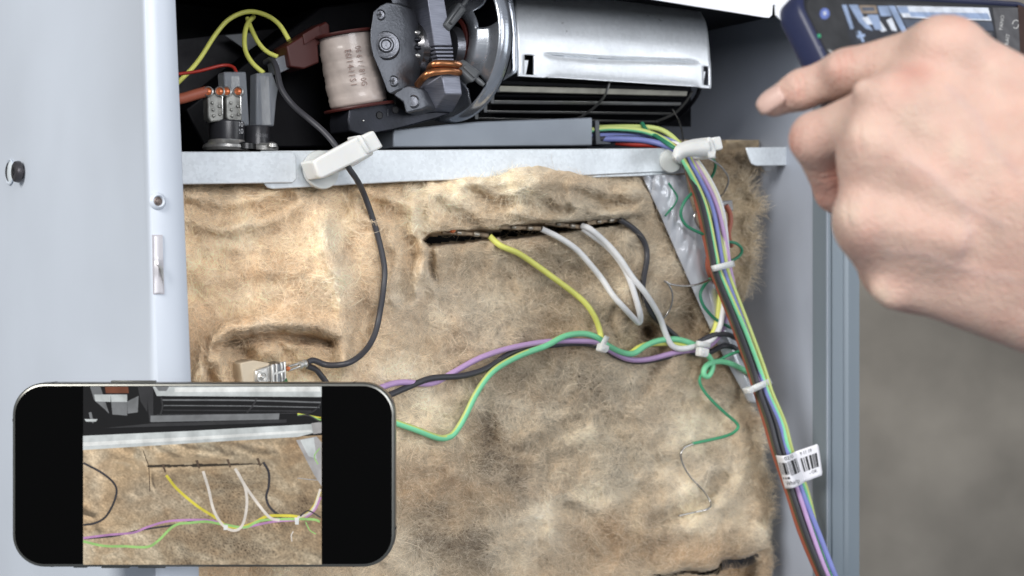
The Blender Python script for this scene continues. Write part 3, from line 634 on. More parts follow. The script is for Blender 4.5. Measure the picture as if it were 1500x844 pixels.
def batt_col(u, v):
    wx = u+22*fbm(u/60, v/60, 91, 3); wy = v+22*fbm(u/60, v/60, 95, 3)
    w2x = u+46*fbm(u/110, v/110, 97, 3); w2y = v+46*fbm(u/110, v/110, 99, 3); n1 = fbm(w2x/150, w2y/120, 101, 3); n2 = fbm(w2x/42, w2y/26, 111, 4); n3 = fbm(u/7, v/7, 121, 3)
    wsp = 1-np.abs(fbm(wx/38+5, wy/30, 131, 3))*2.6
    spot = np.clip(fbm(u/6.5, v/6.0, 141, 2)*1.6, -1, 1)
    tan_ = np.array([.82, .64, .44]); cream = np.array([.98, .90, .75]); brown = np.array([.50, .35, .215]); dark = np.array([.15, .10, .06]); grey = np.array([.60, .495, .365])
    lft = (1-sst(480, 760, u+.5*(v-400)))[..., None]
    base = tan_*lft+grey*(1-lft)
    c = base
    f = np.clip(1.25*n1+.65*n2+.28*wsp-.12, 0, .9)[..., None]; c = c*(1-f)+cream*f
    f = np.clip(-1.25*n1-.6*n2-.06, 0, .75)[..., None]*(.8+.35*(1-lft)); c = c*(1-f)+brown*f
    cr_ = 0
    for x, y, sx, sy, a in ((475, 330, 34, 60, .5), (500, 420, 24, 70, .5), (655, 470, 70, 45, .75), (400, 425, 70, 22, .4), (600, 425, 30, 30, .4), (790, 760, 26, 60, .7), (780, 575, 60, 30, .4), (345, 350, 50, 16, .35), (420, 480, 60, 12, .4), (905, 585, 50, 30, .3), (720, 700, 30, 20, .4), (690, 820, 60, 12, .3), (870, 290, 60, 14, .35), (1000, 700, 30, 40, .35), (975, 600, 30, 40, .3), (930, 430, 24, 24, .4), (560, 570, 60, 30, .3)):
        cr_ = cr_+a*np.exp(-(((w2x-x)/sx)**2+((w2y-y)/sy)**2))
    f = np.clip(cr_*(.8+.7*n2), 0, .8)[..., None]; c = c*(1-f)+np.array([.93, .86, .74])*f
    pw, qw = (wx*.94+wy*.34)/9.5, (-wx*.34+wy*.94)/8.5; weave = np.clip(np.sin(2*PI*pw)*1.3, -.2, 1)*np.clip(np.sin(2*PI*qw)*1.3, -.2, 1)
    st = stain(u, v); f = np.clip(st*(.78+.75*n2+.35*spot*sst(.1, .6, st)+.85*weave*sst(.12, .5, st)), 0, .92)[..., None]; c = c*(1-f)+dark*f
    wv_ = np.exp(-((u-820)/260)**2-((v-560)/230)**2)
    c = c*(1+.24*n3-.12*wv_*np.clip(spot, 0, 1)-.40*wv_*np.clip(weave, -.3, 1)-.10*wv_)[..., None]
    g_ = c.mean(-1, keepdims=True); c = (g_+(c-g_)*.92)*np.array([1.0, .985, .93])
    return np.clip(c, .015, .97)
# wool shader
def wool_mat(name, gain, fuzz):
    m = bpy.data.materials.new(name); m.use_nodes = True; nt = m.node_tree; p = nt.nodes['Principled BSDF']
    at = nt.nodes.new('ShaderNodeAttribute'); at.attribute_name = 'wool'
    s = nt.nodes.new('ShaderNodeVectorMath'); s.operation = 'SCALE'; nt.links.new(at.outputs['Color'], s.inputs[0]); s.inputs['Scale'].default_value = gain
    nt.links.new(s.outputs[0], p.inputs['Base Color'])
    p.inputs['Roughness'].default_value = .9 if not fuzz else .6; p.inputs['Specular IOR Level'].default_value = .1 if not fuzz else .25
    p.inputs['Sheen Weight'].default_value = .15
    if not fuzz:
        tc = nt.nodes.new('ShaderNodeTexCoord'); n = nt.nodes.new('ShaderNodeTexNoise'); n.inputs['Scale'].default_value = 420; n.inputs['Detail'].default_value = 6; n.inputs['Distortion'].default_value = 1.2
        nt.links.new(tc.outputs['Object'], n.inputs['Vector']); bp = nt.nodes.new('ShaderNodeBump'); bp.inputs['Strength'].default_value = .4; bp.inputs['Distance'].default_value = .0010
        nt.links.new(n.outputs[0], bp.inputs['Height']); nt.links.new(bp.outputs[0], p.inputs['Normal'])
    return m
M_WOOL = wool_mat('mineral_wool', 1.05, False); M_FIBRE = wool_mat('wool_fibre', 1.27, True)
def grid_mesh(name, P, cols, m, parent, keep=None):
    r, c = P.shape[:2]; idx = np.arange(r*c).reshape(r, c)
    q = np.stack([idx[:-1, :-1], idx[1:, :-1], idx[1:, 1:], idx[:-1, 1:]], -1).reshape(-1, 4)
    if keep is not None: q = q[keep[:-1, :-1].reshape(-1)]
    me = np_mesh(name, P.reshape(-1, 3), q, m); put_col(me, cols.reshape(-1, 3)); return link(name, me, parent)
def np_mesh(name, V, Qd, m, smooth=True):
    me = bpy.data.meshes.new(name); nf = len(Qd); kk = Qd.shape[1]
    me.vertices.add(len(V)); me.vertices.foreach_set('co', np.ascontiguousarray(V, np.float32).ravel())
    me.loops.add(nf*kk); me.loops.foreach_set('vertex_index', np.ascontiguousarray(Qd, np.int32).ravel())
    me.polygons.add(nf); me.polygons.foreach_set('loop_start', np.arange(nf, dtype=np.int32)*kk); me.polygons.foreach_set('loop_total', np.full(nf, kk, np.int32))
    me.polygons.foreach_set('use_smooth', np.full(nf, smooth)); me.materials.append(m); me.update(); me.validate(); return me
def put_col(me, c, name='wool'):
    a = me.attributes.new(name, 'FLOAT_COLOR', 'POINT'); a.data.foreach_set('color', np.ascontiguousarray(np.hstack([c, np.ones((len(c), 1))]), np.float32).ravel())
def fibres(name, n, us, vs, H, colf, parent, bside=0.0, lift=.0024, lmin=9, lmax=38, K=5, rad=.000047, seed=3):
    rg = np.random.default_rng(seed); u = us.astype(float); v = vs.astype(float); n = len(u)
    ang = 3.0*PI*fbm(u/80, v/80, 201, 3)+rg.normal(0, .85, n); curl = rg.normal(0, .045, n)
    Lp = rg.uniform(lmin, lmax, n)*(.35+.65*rg.random(n)); stp = Lp/(K-1)
    lf = lift*rg.random(n)**2.6; ph = rg.uniform(.0, 1.0, n)
    U = np.zeros((n, K)); Vv = np.zeros((n, K)); Bo = np.zeros((n, K))
    x = u.copy(); y = v.copy(); a = ang.copy()
    for i in range(K):
        U[:, i] = x; Vv[:, i] = y; t = i/(K-1)
        Bo[:, i] = lf*np.sin(PI*np.clip(t*.75+.25*ph, 0, 1))+.00012
        x = x+stp*np.cos(a); y = y+stp*np.sin(a); a = a+curl*stp+rg.normal(0, .16, n)
    b = H(U, Vv)
    # fibres leaving the edge or crossing a cleft keep their height
    b0 = b[:, :1]; ok = ((b-b0).min(1) > -.009); b = np.maximum(b, b0-.004)+Bo
    U, Vv, b, b0 = U[ok], Vv[ok], b[ok], b0[ok]; u, v = u[ok], v[ok]; n = len(u)
    P = Qa(U, Vv, b)
    d = np.gradient(P, axis=1); d /= np.linalg.norm(d, axis=2)[..., None]+1e-12
    nn = np.broadcast_to(N, d.shape)+rg.normal(0, .25, (n, 1, 3)); sd = np.cross(d, nn); sd /= np.linalg.norm(sd, axis=2)[..., None]+1e-12
    w = rad*rg.uniform(.6, 1.7, n)[:, None]*np.array([.6]+[1]*(K-2)+[.35])[None]
    A = P-sd*w[..., None]; C = P+sd*w[..., None]
    V = np.stack([A, C], 2).reshape(-1, 3)
    base = (np.arange(n)*K*2)[:, None]+(np.arange(K-1)*2)[None]
    q = np.stack([base, base+1, base+3, base+2], -1).reshape(-1, 4)
    me = np_mesh(name, V, q, M_FIBRE, smooth=True)
    cc_ = colf(u, v)*rg.uniform(.74, 1.30, (n, 1)); lt = (rg.random((n, 1)) < .20); cc_ = np.where(lt, cc_*.45+np.array([.80, .70, .54])*.55*np.clip(cc_.mean(1, keepdims=True)/.3, .45, 1), cc_)
    put_col(me, np.repeat(np.clip(cc_, .01, .9), K*2, axis=0))
    o = link(name, me, parent); o['kind'] = 'stuff'; return o
ins = thing('insulation_batt', 'tan mineral wool insulation batt, stained brown, filling the back of the oven', 'insulation')
nu, nv = 560, 400
vv = np.linspace(236, 905, nv); Ug = np.zeros((nv, nu+6)); Vg = np.repeat(vv[:, None], nu+6, 1)
edge = eu(vv)+6*fbm(vv/16, vv*0+3, 151, 3)+3*fbm(vv/5, vv*0+8, 155, 2)
s = np.linspace(0, 1, nu)
Ug[:, :nu] = 238+(edge[:, None]-238)*s[None]
Hg = np.zeros_like(Ug); Hg[:, :nu] = Hf(Ug[:, :nu], Vg[:, :nu])
for q in range(6):
    Ug[:, nu+q] = edge+2.0*math.sin((q+1)/6*PI/2); Hg[:, nu+q] = Hg[:, nu-1]-.05*((q+1)/6)**2
cg = batt_col(Ug, Vg)
fl_g = np.interp(Ug, [940, 955, 1050, 1056, 1125, 1140], [848, 841, 833, 822, 808, 806])+2*np.sin(Ug/9)
fl_w = np.interp(Ug, [950, 962, 1045, 1056, 1100, 1124, 1130], [0, 3, 6, 15, 13, 7, 0])
gap2 = (Vg > fl_g) & (Vg < fl_g+fl_w)
gap = gap2 | (np.abs(Vg-slit_v(Ug)) < .55*slit_w(Ug)) & (slit_w(Ug) > 1.5)
grid_mesh('batt', Qa(Ug, Vg, Hg), cg, M_WOOL, ins, ~gap)
nF = 160000
fu = RNG.uniform(255, 1135, int(nF*1.25)); fv = RNG.uniform(250, 850, int(nF*1.25)); kp = fu < eu(fv)+2; fu, fv = fu[kp][:nF], fv[kp][:nF]
sl_ = np.abs(fv-slit_v(fu)); wds = np.interp(fu, [622, 630, 900, 915], [0, 8, 3, 0]); kp = ~((sl_ < wds) & (wds > 0.5)); fu, fv = fu[kp], fv[kp]
fg_ = fv-np.interp(fu, [940, 955, 1050, 1056, 1125, 1140], [848, 841, 833, 822, 808, 806])-2*np.sin(fu/9); kp = ~((fu > 950) & (fg_ > -1) & (fg_ < np.interp(fu, [950, 962, 1045, 1056, 1100, 1124, 1130], [0, 3, 6, 15, 13, 7, 0]))); fu, fv = fu[kp], fv[kp]
fibres('surface_fibres', len(fu), fu, fv, lambda a, b: Hf(a, b, True), batt_col, ins)
# longer loose wisps
wu = RNG.uniform(270, 1100, 7500); wv = RNG.uniform(300, 840, 7500); kp = wu < eu(wv)-4; wu, wv = wu[kp], wv[kp]
kp = np.abs(wv-slit_v(wu)) > 14; wu, wv = wu[kp], wv[kp]
fibres('loose_wisps', len(wu), wu, wv, lambda a, b: Hf(a, b, False)+.0012, batt_col, ins, lift=.0042, lmin=30, lmax=80, K=8, rad=.000036, seed=11)
# ragged fringe along the right edge
ev = np.concatenate([RNG.uniform(572, 850, 6500), RNG.uniform(258, 572, 900)]); eu_ = eu(ev)+RNG.uniform(-9, 5, len(ev))
fibres('edge_fringe', len(ev), eu_, ev, lambda a, b: np.full(np.shape(a), -.003), batt_col, ins, lift=.006, lmin=7, lmax=26, K=5, seed=15)
# second, deeper batt behind the cable bundle
ins2 = thing('insulation_batt', 'ragged darker corner piece of mineral wool behind the cable bundle', 'insulation')
def H2(u, v): return -.016+.005*fbm(u/30, v/30, 301, 3)+.0015*fbm(u/9, v/9, 305, 3)-.006*np.exp(-((v-225)/25)**2)
def e2(v): return np.interp(v, [200, 240, 262, 280, 298, 304, 318, 335, 345, 356, 400, 440, 480, 520], [1110, 1108, 1096, 1094, 1112, 1112, 1097, 1094, 1107, 1100, 1098, 1088, 1072, 1060])
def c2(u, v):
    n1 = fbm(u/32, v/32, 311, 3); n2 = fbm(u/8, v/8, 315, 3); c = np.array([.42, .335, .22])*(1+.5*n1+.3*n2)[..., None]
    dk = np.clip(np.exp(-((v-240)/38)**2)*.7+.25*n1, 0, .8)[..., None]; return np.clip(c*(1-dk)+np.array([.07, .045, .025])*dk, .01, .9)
v2 = np.linspace(205, 520, 170); ed2 = e2(v2)+3*fbm(v2/14, v2*0+2, 321, 2); U2 = np.zeros((170, 96)); V2 = np.repeat(v2[:, None], 96, 1)
U2[:, :90] = 960+(ed2[:, None]-960)*np.linspace(0, 1, 90)[None]; B2 = np.zeros_like(U2); B2[:, :90] = H2(U2[:, :90], V2[:, :90])
for q in range(6): U2[:, 90+q] = ed2+1.5*math.sin((q+1)/6*PI/2); B2[:, 90+q] = B2[:, 89]-.03*((q+1)/6)**2
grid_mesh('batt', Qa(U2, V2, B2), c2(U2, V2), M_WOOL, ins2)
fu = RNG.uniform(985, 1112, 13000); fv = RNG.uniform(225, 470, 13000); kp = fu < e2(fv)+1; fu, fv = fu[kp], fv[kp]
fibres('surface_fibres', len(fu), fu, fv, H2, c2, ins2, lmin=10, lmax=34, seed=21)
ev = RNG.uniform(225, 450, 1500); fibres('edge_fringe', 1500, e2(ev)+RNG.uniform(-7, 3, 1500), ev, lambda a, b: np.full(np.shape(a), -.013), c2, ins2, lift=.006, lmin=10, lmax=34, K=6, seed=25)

# ================================================================== PLASTIC FOIL STRIP
st = MB(); nvr, ncr = 90, 26; rows_ = []
for i in range(nvr):
    v = 256+(590-256)*i/(nvr-1); l = np.interp(v, [256, 268, 315, 395, 465, 520, 572, 590], [938, 944, 966, 1001, 1032, 1058, 1087, 1096]); r = np.interp(v, [256, 300, 400, 440, 520, 590], [1003, 1012, 1046, 1060, 1094, 1120]); row = []
    for j in range(ncr):
        s = j/(ncr-1); u = l+(r-l)*s
        cr_ = (1-sst(300, 440, v))
        b = .0005+(.0036*abs(float(fbm(np.array(u/16+v/70), np.array(v/75-u/90), 401, 2)))+.0016*float(vnoise(np.array(u/6.), np.array(v/7.), 405))*float(1-sst(262, 300, v)))*float(cr_+.12)+.003*math.sin(s*PI)
        row.append(Q(u, v, b-.002*(s < .02)))
    rows_.append(row)
st.grid(rows_)
M_FOIL = mat('clear_plastic_foil', (.56, .58, .62, 1), .16, 0.15, var=.14, vscale=35, coat=.6)
strip = st.build('plastic_strip', M_FOIL, None, angle=50)
tag(strip, 'crumpled greyish clear plastic strip running diagonally under the cable bundle', 'plastic strip')
so = strip.modifiers.new('thickness', 'SOLIDIFY'); so.thickness = .0004; so.offset = -1

# ================================================================== WIRES
def wire_path(pts, off, follow=True, n=9):
    P = spline([(p[0], p[1]) for p in pts], n)
    ob = spline([(p[2] if len(p) > 2 else off, 0) for p in pts], n)[:, 0]
    if follow:
        h = Hf(P[:, 0], P[:, 1], False)*np.where(P[:, 0] < eu(P[:, 1])-5, 1, 0); h = np.maximum(h, -.003)
        kz = np.hanning(27); kz /= kz.sum(); h = np.convolve(np.pad(h, 13, mode='edge'), kz, 'valid')
        ob = ob+np.maximum(h, 0)
    return np.array([Q(P[i, 0], P[i, 1], ob[i]) for i in range(len(P))]), P
def wire(name, label, pts, col, rpx=4.3, off=.004, follow=True, parent=None, stripe=None, group=None, cat='wire', taper=None):
    P, uv = wire_path(pts, off, follow)
    k = pxm(float(np.mean(uv[:, 0])), off)
    if len(P) > 8:
        kz = np.array([1, 2, 3, 2, 1.]); kz /= kz.sum(); Pp = np.vstack([P[:1]]*2+[P]+[P[-1:]]*2); P2 = np.stack([np.convolve(Pp[:, i], kz, 'valid') for i in range(3)], 1); P = P2
    m = MB(); m.tube(P, rpx*k, 12, stripe=1 if stripe else None)
    o = m.build(name, [MW(col)]+([MW(stripe)] if stripe else []), parent, angle=60, recalc=False)
    if parent is None: tag(o, label, cat, group)
    return o
def terminal(parent, x0, y0, x1, y1, b=.0035):
    """flat spade terminal with crimp barrel along px line (from slot to wire)"""
    A = Q(x0, y0, b-.003); C = Q(x1, y1, b); d = (C-A)/np.linalg.norm(C-A); sd = np.cross(d, N); sd /= np.linalg.norm(sd); k = pxm(x0, 0); L = np.linalg.norm(C-A)
    m = MB(); nb = 4.0*k
    m.prism([A-sd*nb, A+d*L*.5-sd*nb, A+d*L*.55-sd*nb*.7, A+d*L*.62-sd*nb*.8, C-sd*nb*.9, C+sd*nb*.9, A+d*L*.62+sd*nb*.8, A+d*L*.55+sd*nb*.7, A+d*L*.5+sd*nb, A+sd*nb], -N*.0018)
    o = m.build('terminal', M_TERM, parent, bevel=.0005)
    m = MB(); m.lathe(A+d*L*.30, d, [(2.5*k, 0), (3.3*k, .0004), (3.3*k, .0022), (2.4*k, .0026)], 12); m.lathe(A+d*L*.66, d, [(2.6*k, 0), (3.8*k, .0004), (3.8*k, .0028), (2.6*k, .0034)], 12); m.build('crimp', mat('dull_crimp', (.36, .33, .28, 1), .38, .7, var=.4, vscale=300), o)
    return o
# element wires on the batt
w = wire('wire', 'yellow wire running from the slit down to the first cable tie', [(716, 345, .002), (733, 360), (759, 371), (786, 389), (812, 408), (839, 428), (859, 446), (872, 466), (879, 486), (882, 501), (893, 508), (906, 515), (922, 518), (936, 509), (952, 504), (975, 503), (1000, 505), (1022, 508), (1040, 495), (1049, 476), (1053, 450), (1056, 420)], 'yellow', 4.2, .0045)
terminal(w, 648, 339, 717, 345)
mo = MB(); mo.lathe(Q(663, 337, .003), N, [(5*pxm(660, 0), 0), (4*pxm(660, 0), .001), (.0001, .0014)], 14); mo.build('copper_joint', M_COPW, w)
w = wire('wire', 'white wire from the slit bending back at a sharp point and returning to the slit', [(792, 335, .002), (819, 348), (845, 366), (865, 388), (882, 409), (898, 433), (915, 452), (928, 466, .006), (936, 473, .007), (938, 463, .007), (933, 443), (922, 409), (908, 383), (889, 361), (865, 343), (853, 334, .003)], 'white', 4.4, .005)
terminal(w, 730, 332, 793, 335)
w = wire('wire', 'greyish white wire from the slit running down into the harness at the second tie', [(852, 331, .003), (865, 336), (889, 357), (908, 379), (926, 406), (945, 429), (965, 462), (975, 489), (984, 506), (998, 511), (1020, 507), (1042, 498), (1054, 480), (1060, 450), (1062, 425)], 'white', 4.4, .0075)
terminal(w, 798, 326, 853, 333)
w = wire('wire', 'dark grey wire leaving the right end of the slit and passing under the white wire', [(906, 321, .003), (928, 335), (943, 353), (948, 376), (943, 406), (942, 429), (952, 456), (971, 476), (991, 494), (1008, 512), (1022, 519), (1040, 516), (1056, 508), (1068, 507), (1082, 514), (1092, 530), (1100, 550)], 'black', 4.2, .0035)
terminal(w, 860, 327, 907, 321)
# left harness
wire('wire', 'purple wire running left from the first cable tie behind the small phone', [(300, 655), (400, 628), (470, 604), (520, 585), (560, 567), (589, 560), (632, 562), (665, 545), (704, 524), (751, 509), (809, 500), (871, 501), (888, 510), (905, 520), (924, 527), (952, 526), (991, 516), (1029, 511), (1047, 500), (1059, 480), (1066, 450), (1068, 425)], 'purple', 4.2, .0045)
wire('wire', 'black wire twisted with the purple wire left of the first cable tie', [(300, 668), (400, 640), (470, 618), (520, 600), (570, 579), (598, 567), (632, 554, .0065), (675, 551, .005), (713, 540), (751, 516, .003), (799, 507, .003), (847, 503, .003), (880, 508, .003), (905, 523, .002), (940, 530, .002), (991, 519, .002), (1012, 509, .003), (1026, 500, .006), (1045, 491, .008), (1065, 490, .009), (1085, 500, .010), (1094, 515, .012), (1099, 535, .014), (1106, 560, .016)], 'black', 4.3, .0045)
wire('wire', 'green and yellow earth wire dipping low at left and looping under the second tie', [(300, 640), (380, 606), (450, 590), (505, 592), (540, 604), (579, 619), (608, 629), (640, 641), (655, 641), (666, 634), (680, 612), (699, 574), (723, 543), (761, 521), (799, 507), (828, 492), (857, 489), (877, 496), (890, 506), (910, 516), (928, 518), (945, 507), (965, 499), (991, 497), (1015, 504), (1030, 514), (1041, 526), (1044, 538), (1038, 551), (1031, 549), (1033, 538), (1043, 531), (1059, 530), (1076, 535), (1093, 544), (1108, 552)], 'green', 4.5, .0062, stripe='lyellow')
# black sensor wire through the left clip
w = wire('wire', 'long black wire hanging from the left nylon clip down to the metal connector', [(388, 92, -.03), (398, 88, -.024), (405, 100, -.018), (412, 130, -.012), (430, 155, -.006), (452, 174, .004), (474, 193, .012), (492, 214, .018), (510, 245, .019), (523, 264, .016), (535, 289, .008), (552, 340, .004), (563, 390, .005), (562, 420, .006), (557, 455, .008), (549, 490, .011), (534, 515, .013), (510, 532, .013), (480, 535, .010), (460, 528, .009), (450, 531, .009)], 'black', 4.4, .004)
wire('wire', 'short black wire leaving the metal connector and passing down behind the small phone', [(450, 536), (462, 541), (471, 551), (481, 566), (490, 590), (500, 620)], 'black', 4.4, .004)
# thin loose wire ends with bare tips
def thin(label, pts, col, r=1.9, off=.003, bare=None, follow=True):
    o = wire('thin_wire', label, pts, col, r, off, follow)
    if bare: wire('bare_tip', None, bare, 'silver', r*.62, off, follow, parent=o)
    return o
thin('thin green wire end with long bare tip hanging over the lower right wool', [(1085, 514, .008), (1068, 520, .006), (1053, 528), (1036, 540), (1027, 550), (1025, 560), (1032, 574), (1045, 589), (1062, 605), (1080, 621), (1079, 630), (1066, 638), (1038, 645), (1014, 650)], 'dkgreen2', 2.3, .004, [(1016, 650), (1002, 656), (997, 668), (1002, 684), (1012, 700), (1030, 719), (1041, 737), (1036, 746), (1015, 751), (993, 756)])
thin('thin dark green loop bulging left of the upper cable bundle', [(1016, 281, .01), (1003, 295, .01), (997, 313, .009), (1004, 329, .009), (1018, 338, .01), (1033, 344, .012)], 'dkgreen', 2.3, .01, [(1028, 306, .01), (1019, 311, .009), (1017, 320, .009), (1022, 331, .009), (1031, 340, .01)], False)
thin('thin green wire bent in a corner under the plastic strip', [(979, 268, .0045), (985, 277, .0045), (992, 289, .0045), (987, 301, .0045), (974, 317, .0045)], 'dkgreen', 1.6, .0045, None, False)
thin('thin dark green loop bulging right of the cable bundle above the tie', [(1052, 352, .006), (1066, 354, .007), (1079, 357, .007), (1087, 366, .006), (1082, 376, .004), (1068, 384, .002)], 'dkgreen', 2.3, .006, None, False)
thin('thin green wire curving from below the bundle tie across the plastic strip', [(1042, 408, .008), (1035, 414, .006), (1026, 429, .006), (1029, 445, .006), (1038, 458, .006), (1050, 469, .006), (1072, 481, .006)], 'dkgreen', 2.4, .006, [(1042, 409, .008), (1030, 414, .008), (1017, 418, .008), (998, 419, .009), (981, 416, .01), (975, 412, .01)], False)
wire('bare_wire', 'fine bare wire curl on the wool between dark wire and plastic strip', [(972, 411, .004), (980, 418, .005), (985, 432, .005), (983, 448, .004), (977, 460, .003), (970, 468, .001)], 'silver', 1.4, .004)
thin('thin dark green wire with a silver curl below the right nylon clip', [(1030, 224, .014), (1041, 230, .013), (1048, 240, .008), (1046, 252, .004), (1041, 262, .001)], 'dkgreen', 2.2, .01, [(1022, 229, .014), (1034, 231, .015), (1048, 238, .014), (1060, 249, .010), (1067, 263, .006), (1062, 279, .002), (1054, 289, -.004)], False)
wire('bare_wire', 'fine bare wire arching from the fan end down to the right clip', [(985, 160, -.02), (994, 176, -.015), (999, 192, -.01), (1001, 207, -.004)], 'silver', 1.5, 0, False)
# grey spade connector with its orange lead
cn = thing('spade_connector', 'small grey connector with an orange lead half hidden behind the bundle', 'connector')
mo = MB(); mo.prism(QP([(1048, 296), (1073, 293), (1075, 309), (1050, 312)], -.003), -N*.005); mo.build('housing', M_CLEAR, cn, bevel=.0006)
wire('lead', None, [(1063, 300, -.0005), (1069, 313, 0), (1070, 326, .0005), (1067, 341, .001), (1068, 352, .002), (1071, 360, -.002)], 'orange', 4, 0, False, parent=cn)
wire('wire', 'short thick orange wire stub tucked under the bundle tie', [(1044, 362, .008), (1039, 376, .008), (1038, 391, .008), (1042, 404, .006), (1050, 412, .003)], 'orange', 4.8, 0, False)

# main cable bundle
rows_v = [190, 200, 214, 240, 300, 375, 400, 480, 540, 575, 620, 662, 720, 780, 844, 900]
bw = [('orange', 'orange brown wire on the left edge of the main cable bundle', None, [870, 920, 985, 1003, 1022, 1038, 1044, 1075, 1096, 1107, 1121, 1133, 1153, 1172, 1199, 1226], -.001),
      ('olive', 'olive black wire behind the orange one in the main cable bundle', None, [870, 925, 988, 1003, 1026, 1042, 1047, 1078, 1099, 1110, 1125, 1137, 1157, 1177, 1204, 1232], .001),
      ('black', 'first black wire on the front of the main cable bundle', None, [870, 930, 992, 1006, 1029, 1044, 1049, 1081, 1103, 1113, 1129, 1140, 1160, 1180, 1206, 1234], .0042),
      ('black', 'second black wire beside the first in the main cable bundle', None, [870, 930, 992, 1010, 1034, 1050, 1055, 1086, 1109, 1119, 1136, 1147, 1167, 1186, 1211, 1240], .0030),
      ('green', 'green and yellow striped wire at the middle of the main cable bundle', 'lyellow', [870, 918, 984, 1004, 1033, 1049, 1055, 1090, 1113, 1125, 1145, 1156, 1180, 1194, 1216, 1244], .0045),
      ('blue', 'blue wire in the main cable bundle, outermost at the bottom', None, [870, 935, 996, 1011, 1042, 1056, 1061, 1091, 1112, 1122, 1142, 1153, 1175, 1199, 1224, 1250], .0040),
      ('cream', 'cream wire in the right part of the main cable bundle', None, [870, 925, 990, 1022, 1053, 1062, 1067, 1094, 1114, 1122, 1141, 1151, 1170, 1190, 1212, 1240], .0022),
      ('purple', 'purple wire on the right edge of the upper cable bundle', None, [870, 925, 992, 1017, 1049, 1066, 1070, 1089, 1108, 1118, 1137, 1149, 1169, 1189, 1213, 1243], .0026),
      ('white', 'white wire beside the purple one in the upper cable bundle', None, [870, 930, 994, 1024, 1056, 1066, 1068, 1086, 1105, 1117, 1135, 1146, 1166, 1187, 1212, 1242], .000),
      ('lyellow', 'yellow green wire on the right edge of the lower cable bundle', None, [870, 940, 998, 1014, 1040, 1060, 1066, 1097, 1119, 1130, 1149, 1160, 1182, 1197, 1217, 1244], .0034)]
top_v = [206, 208, 205, 197, 191, 199, 195, 203, 207, 188]
for bi, (colr, lab, strp, us, db_) in enumerate(bw):
    pts = [(us[0]-10, top_v[bi], -.028+db_*2), (us[1]-20, top_v[bi]+(us[1] % 3)-3, -.022+db_*2), (us[1]+28, top_v[bi]+2, -.012+db_*1.5), (us[2], 214+(bi % 4)*2-2, .006)]
    for v, u in zip(rows_v[3:], us[3:]): pts.append((u, v, float(np.interp(v, [240, 300, 400, 540, 844], [.012, .012, .013, .018, .042]))+(db_ if v < 700 or colr not in ('lyellow', 'green', 'cream') else db_-.0045)+(.002 if v > 700 and colr in ('blue', 'purple') else 0)))
    wire('bundle_wire', lab, pts, colr, 3.8, .012, False, stripe=strp, group='wires of the main cable bundle')
wire('bundle_wire', 'blue wire coming out of the dark corner at left of the right clip', [(880, 204, -.018), (915, 204, -.01), (950, 207, -.002), (985, 217, .010), (1005, 232, .014)], 'blue', 4.6, .01, False, group='wires of the main cable bundle')
wire('bundle_wire', 'thin dark green wire slanting down to the right nylon clip', [(940, 180, -.012), (948, 192, -.006), (962, 200, 0), (980, 212, .012), (998, 224, .018)], 'dkgreen', 3.2, .01, False, group='wires of the main cable bundle')
wire('bundle_wire', 'red wire lowest of those leaving the dark corner', [(900, 209, -.016), (930, 212, -.008), (955, 213, -.002), (985, 220, .006)], 'red', 4, .01, False, group='wires of the main cable bundle')
# wires in the dark upper left compartment
wire('wire', 'yellow wire arching high across the dark upper left compartment', [(240, 140, -.05), (263, 119, -.05), (290, 90, -.05), (316, 50, -.05), (336, 28, -.048), (363, 17, -.045), (389, 22, -.04), (409, 36, -.035), (424, 60, -.03)], 'yellow', 3.8, 0, False)
wire('wire', 'yellow wire dropping into the right translucent sleeve', [(372, 24, -.05), (362, 36, -.045), (358, 56, -.04), (360, 76, -.034), (370, 93, -.028), (387, 108, -.024)], 'yellow', 3.8, 0, False)
wire('wire', 'yellow wire slanting from the loop to the grey spade on the red housing', [(362, 26, -.05), (368, 42, -.045), (378, 62, -.038), (391, 76, -.034), (408, 84, -.03)], 'yellow', 3.7, 0, False)
wire('wire', 'dark red wire going to the left translucent sleeve', [(240, 110, -.03), (266, 108, -.03), (293, 104, -.03), (325, 96, -.028), (341, 98, -.025), (347, 108, -.022)], 'red', 2.6, 0, False)
wire('wire', 'thick orange sleeved wire entering the left thermostat terminals', [(230, 150, -.014), (264, 145, -.014), (285, 139, -.0135), (303, 134, -.013)], 'orange', 8.2, 0, False)

# ================================================================== NYLON CLIPS AND CABLE TIES
cl = thing('cable_clip', 'large white nylon cable clip on the left of the rail holding a black wire', 'cable clip')
k = pxm(475, .01); c = Q(470, 249, RLB+.0022)
mo = MB(); e1 = ZU; 
mo.lathe(c, N+ZU*.1, [(28*k, -.0012), (29*k, .0003), (28*k, .0012), (18*k, .002), (.1*k, .0022)], 40); mo.build('base_disc', mat('thin_nylon', (.60, .62, .60, 1), .4, sss=.2), cl, angle=40)
mo = MB(); mo.prism(QP([(459, 236), (468, 230), (524, 200), (531, 201), (543, 224), (540, 229), (472, 262), (467, 259)], .026), -N*.0045); mo.build('strap', M_NYLON, cl, bevel=.0012)
mo = MB(); mo.prism(QP([(470, 252), (545, 218), (549, 226), (520, 243), (492, 254), (474, 262)], .0165), -N*.005); mo.build('lower_strap', M_NYLON, cl, bevel=.001)
mo = MB(); mo.prism(QP([(459, 236), (467, 231), (478, 258), (471, 262)], .0235), -N*.014); mo.build('hinge', M_NYLON, cl, bevel=.0008)
mo = MB(); mo.prism(QP([(524, 199), (531, 197), (545, 222), (540, 227)], .0278), -N*.012); mo.build('collar', M_NYLON, cl, bevel=.0012)
mo = MB(); mo.prism(QP([(531, 199), (548, 191), (562, 215), (551, 221), (542, 225)], .026), -N*.0045); mo.build('tail', M_NYLON, cl, bevel=.0009)
cl = thing('cable_clip', 'white nylon cable clip at the right end of the rail gripping the wire bundle', 'cable clip')
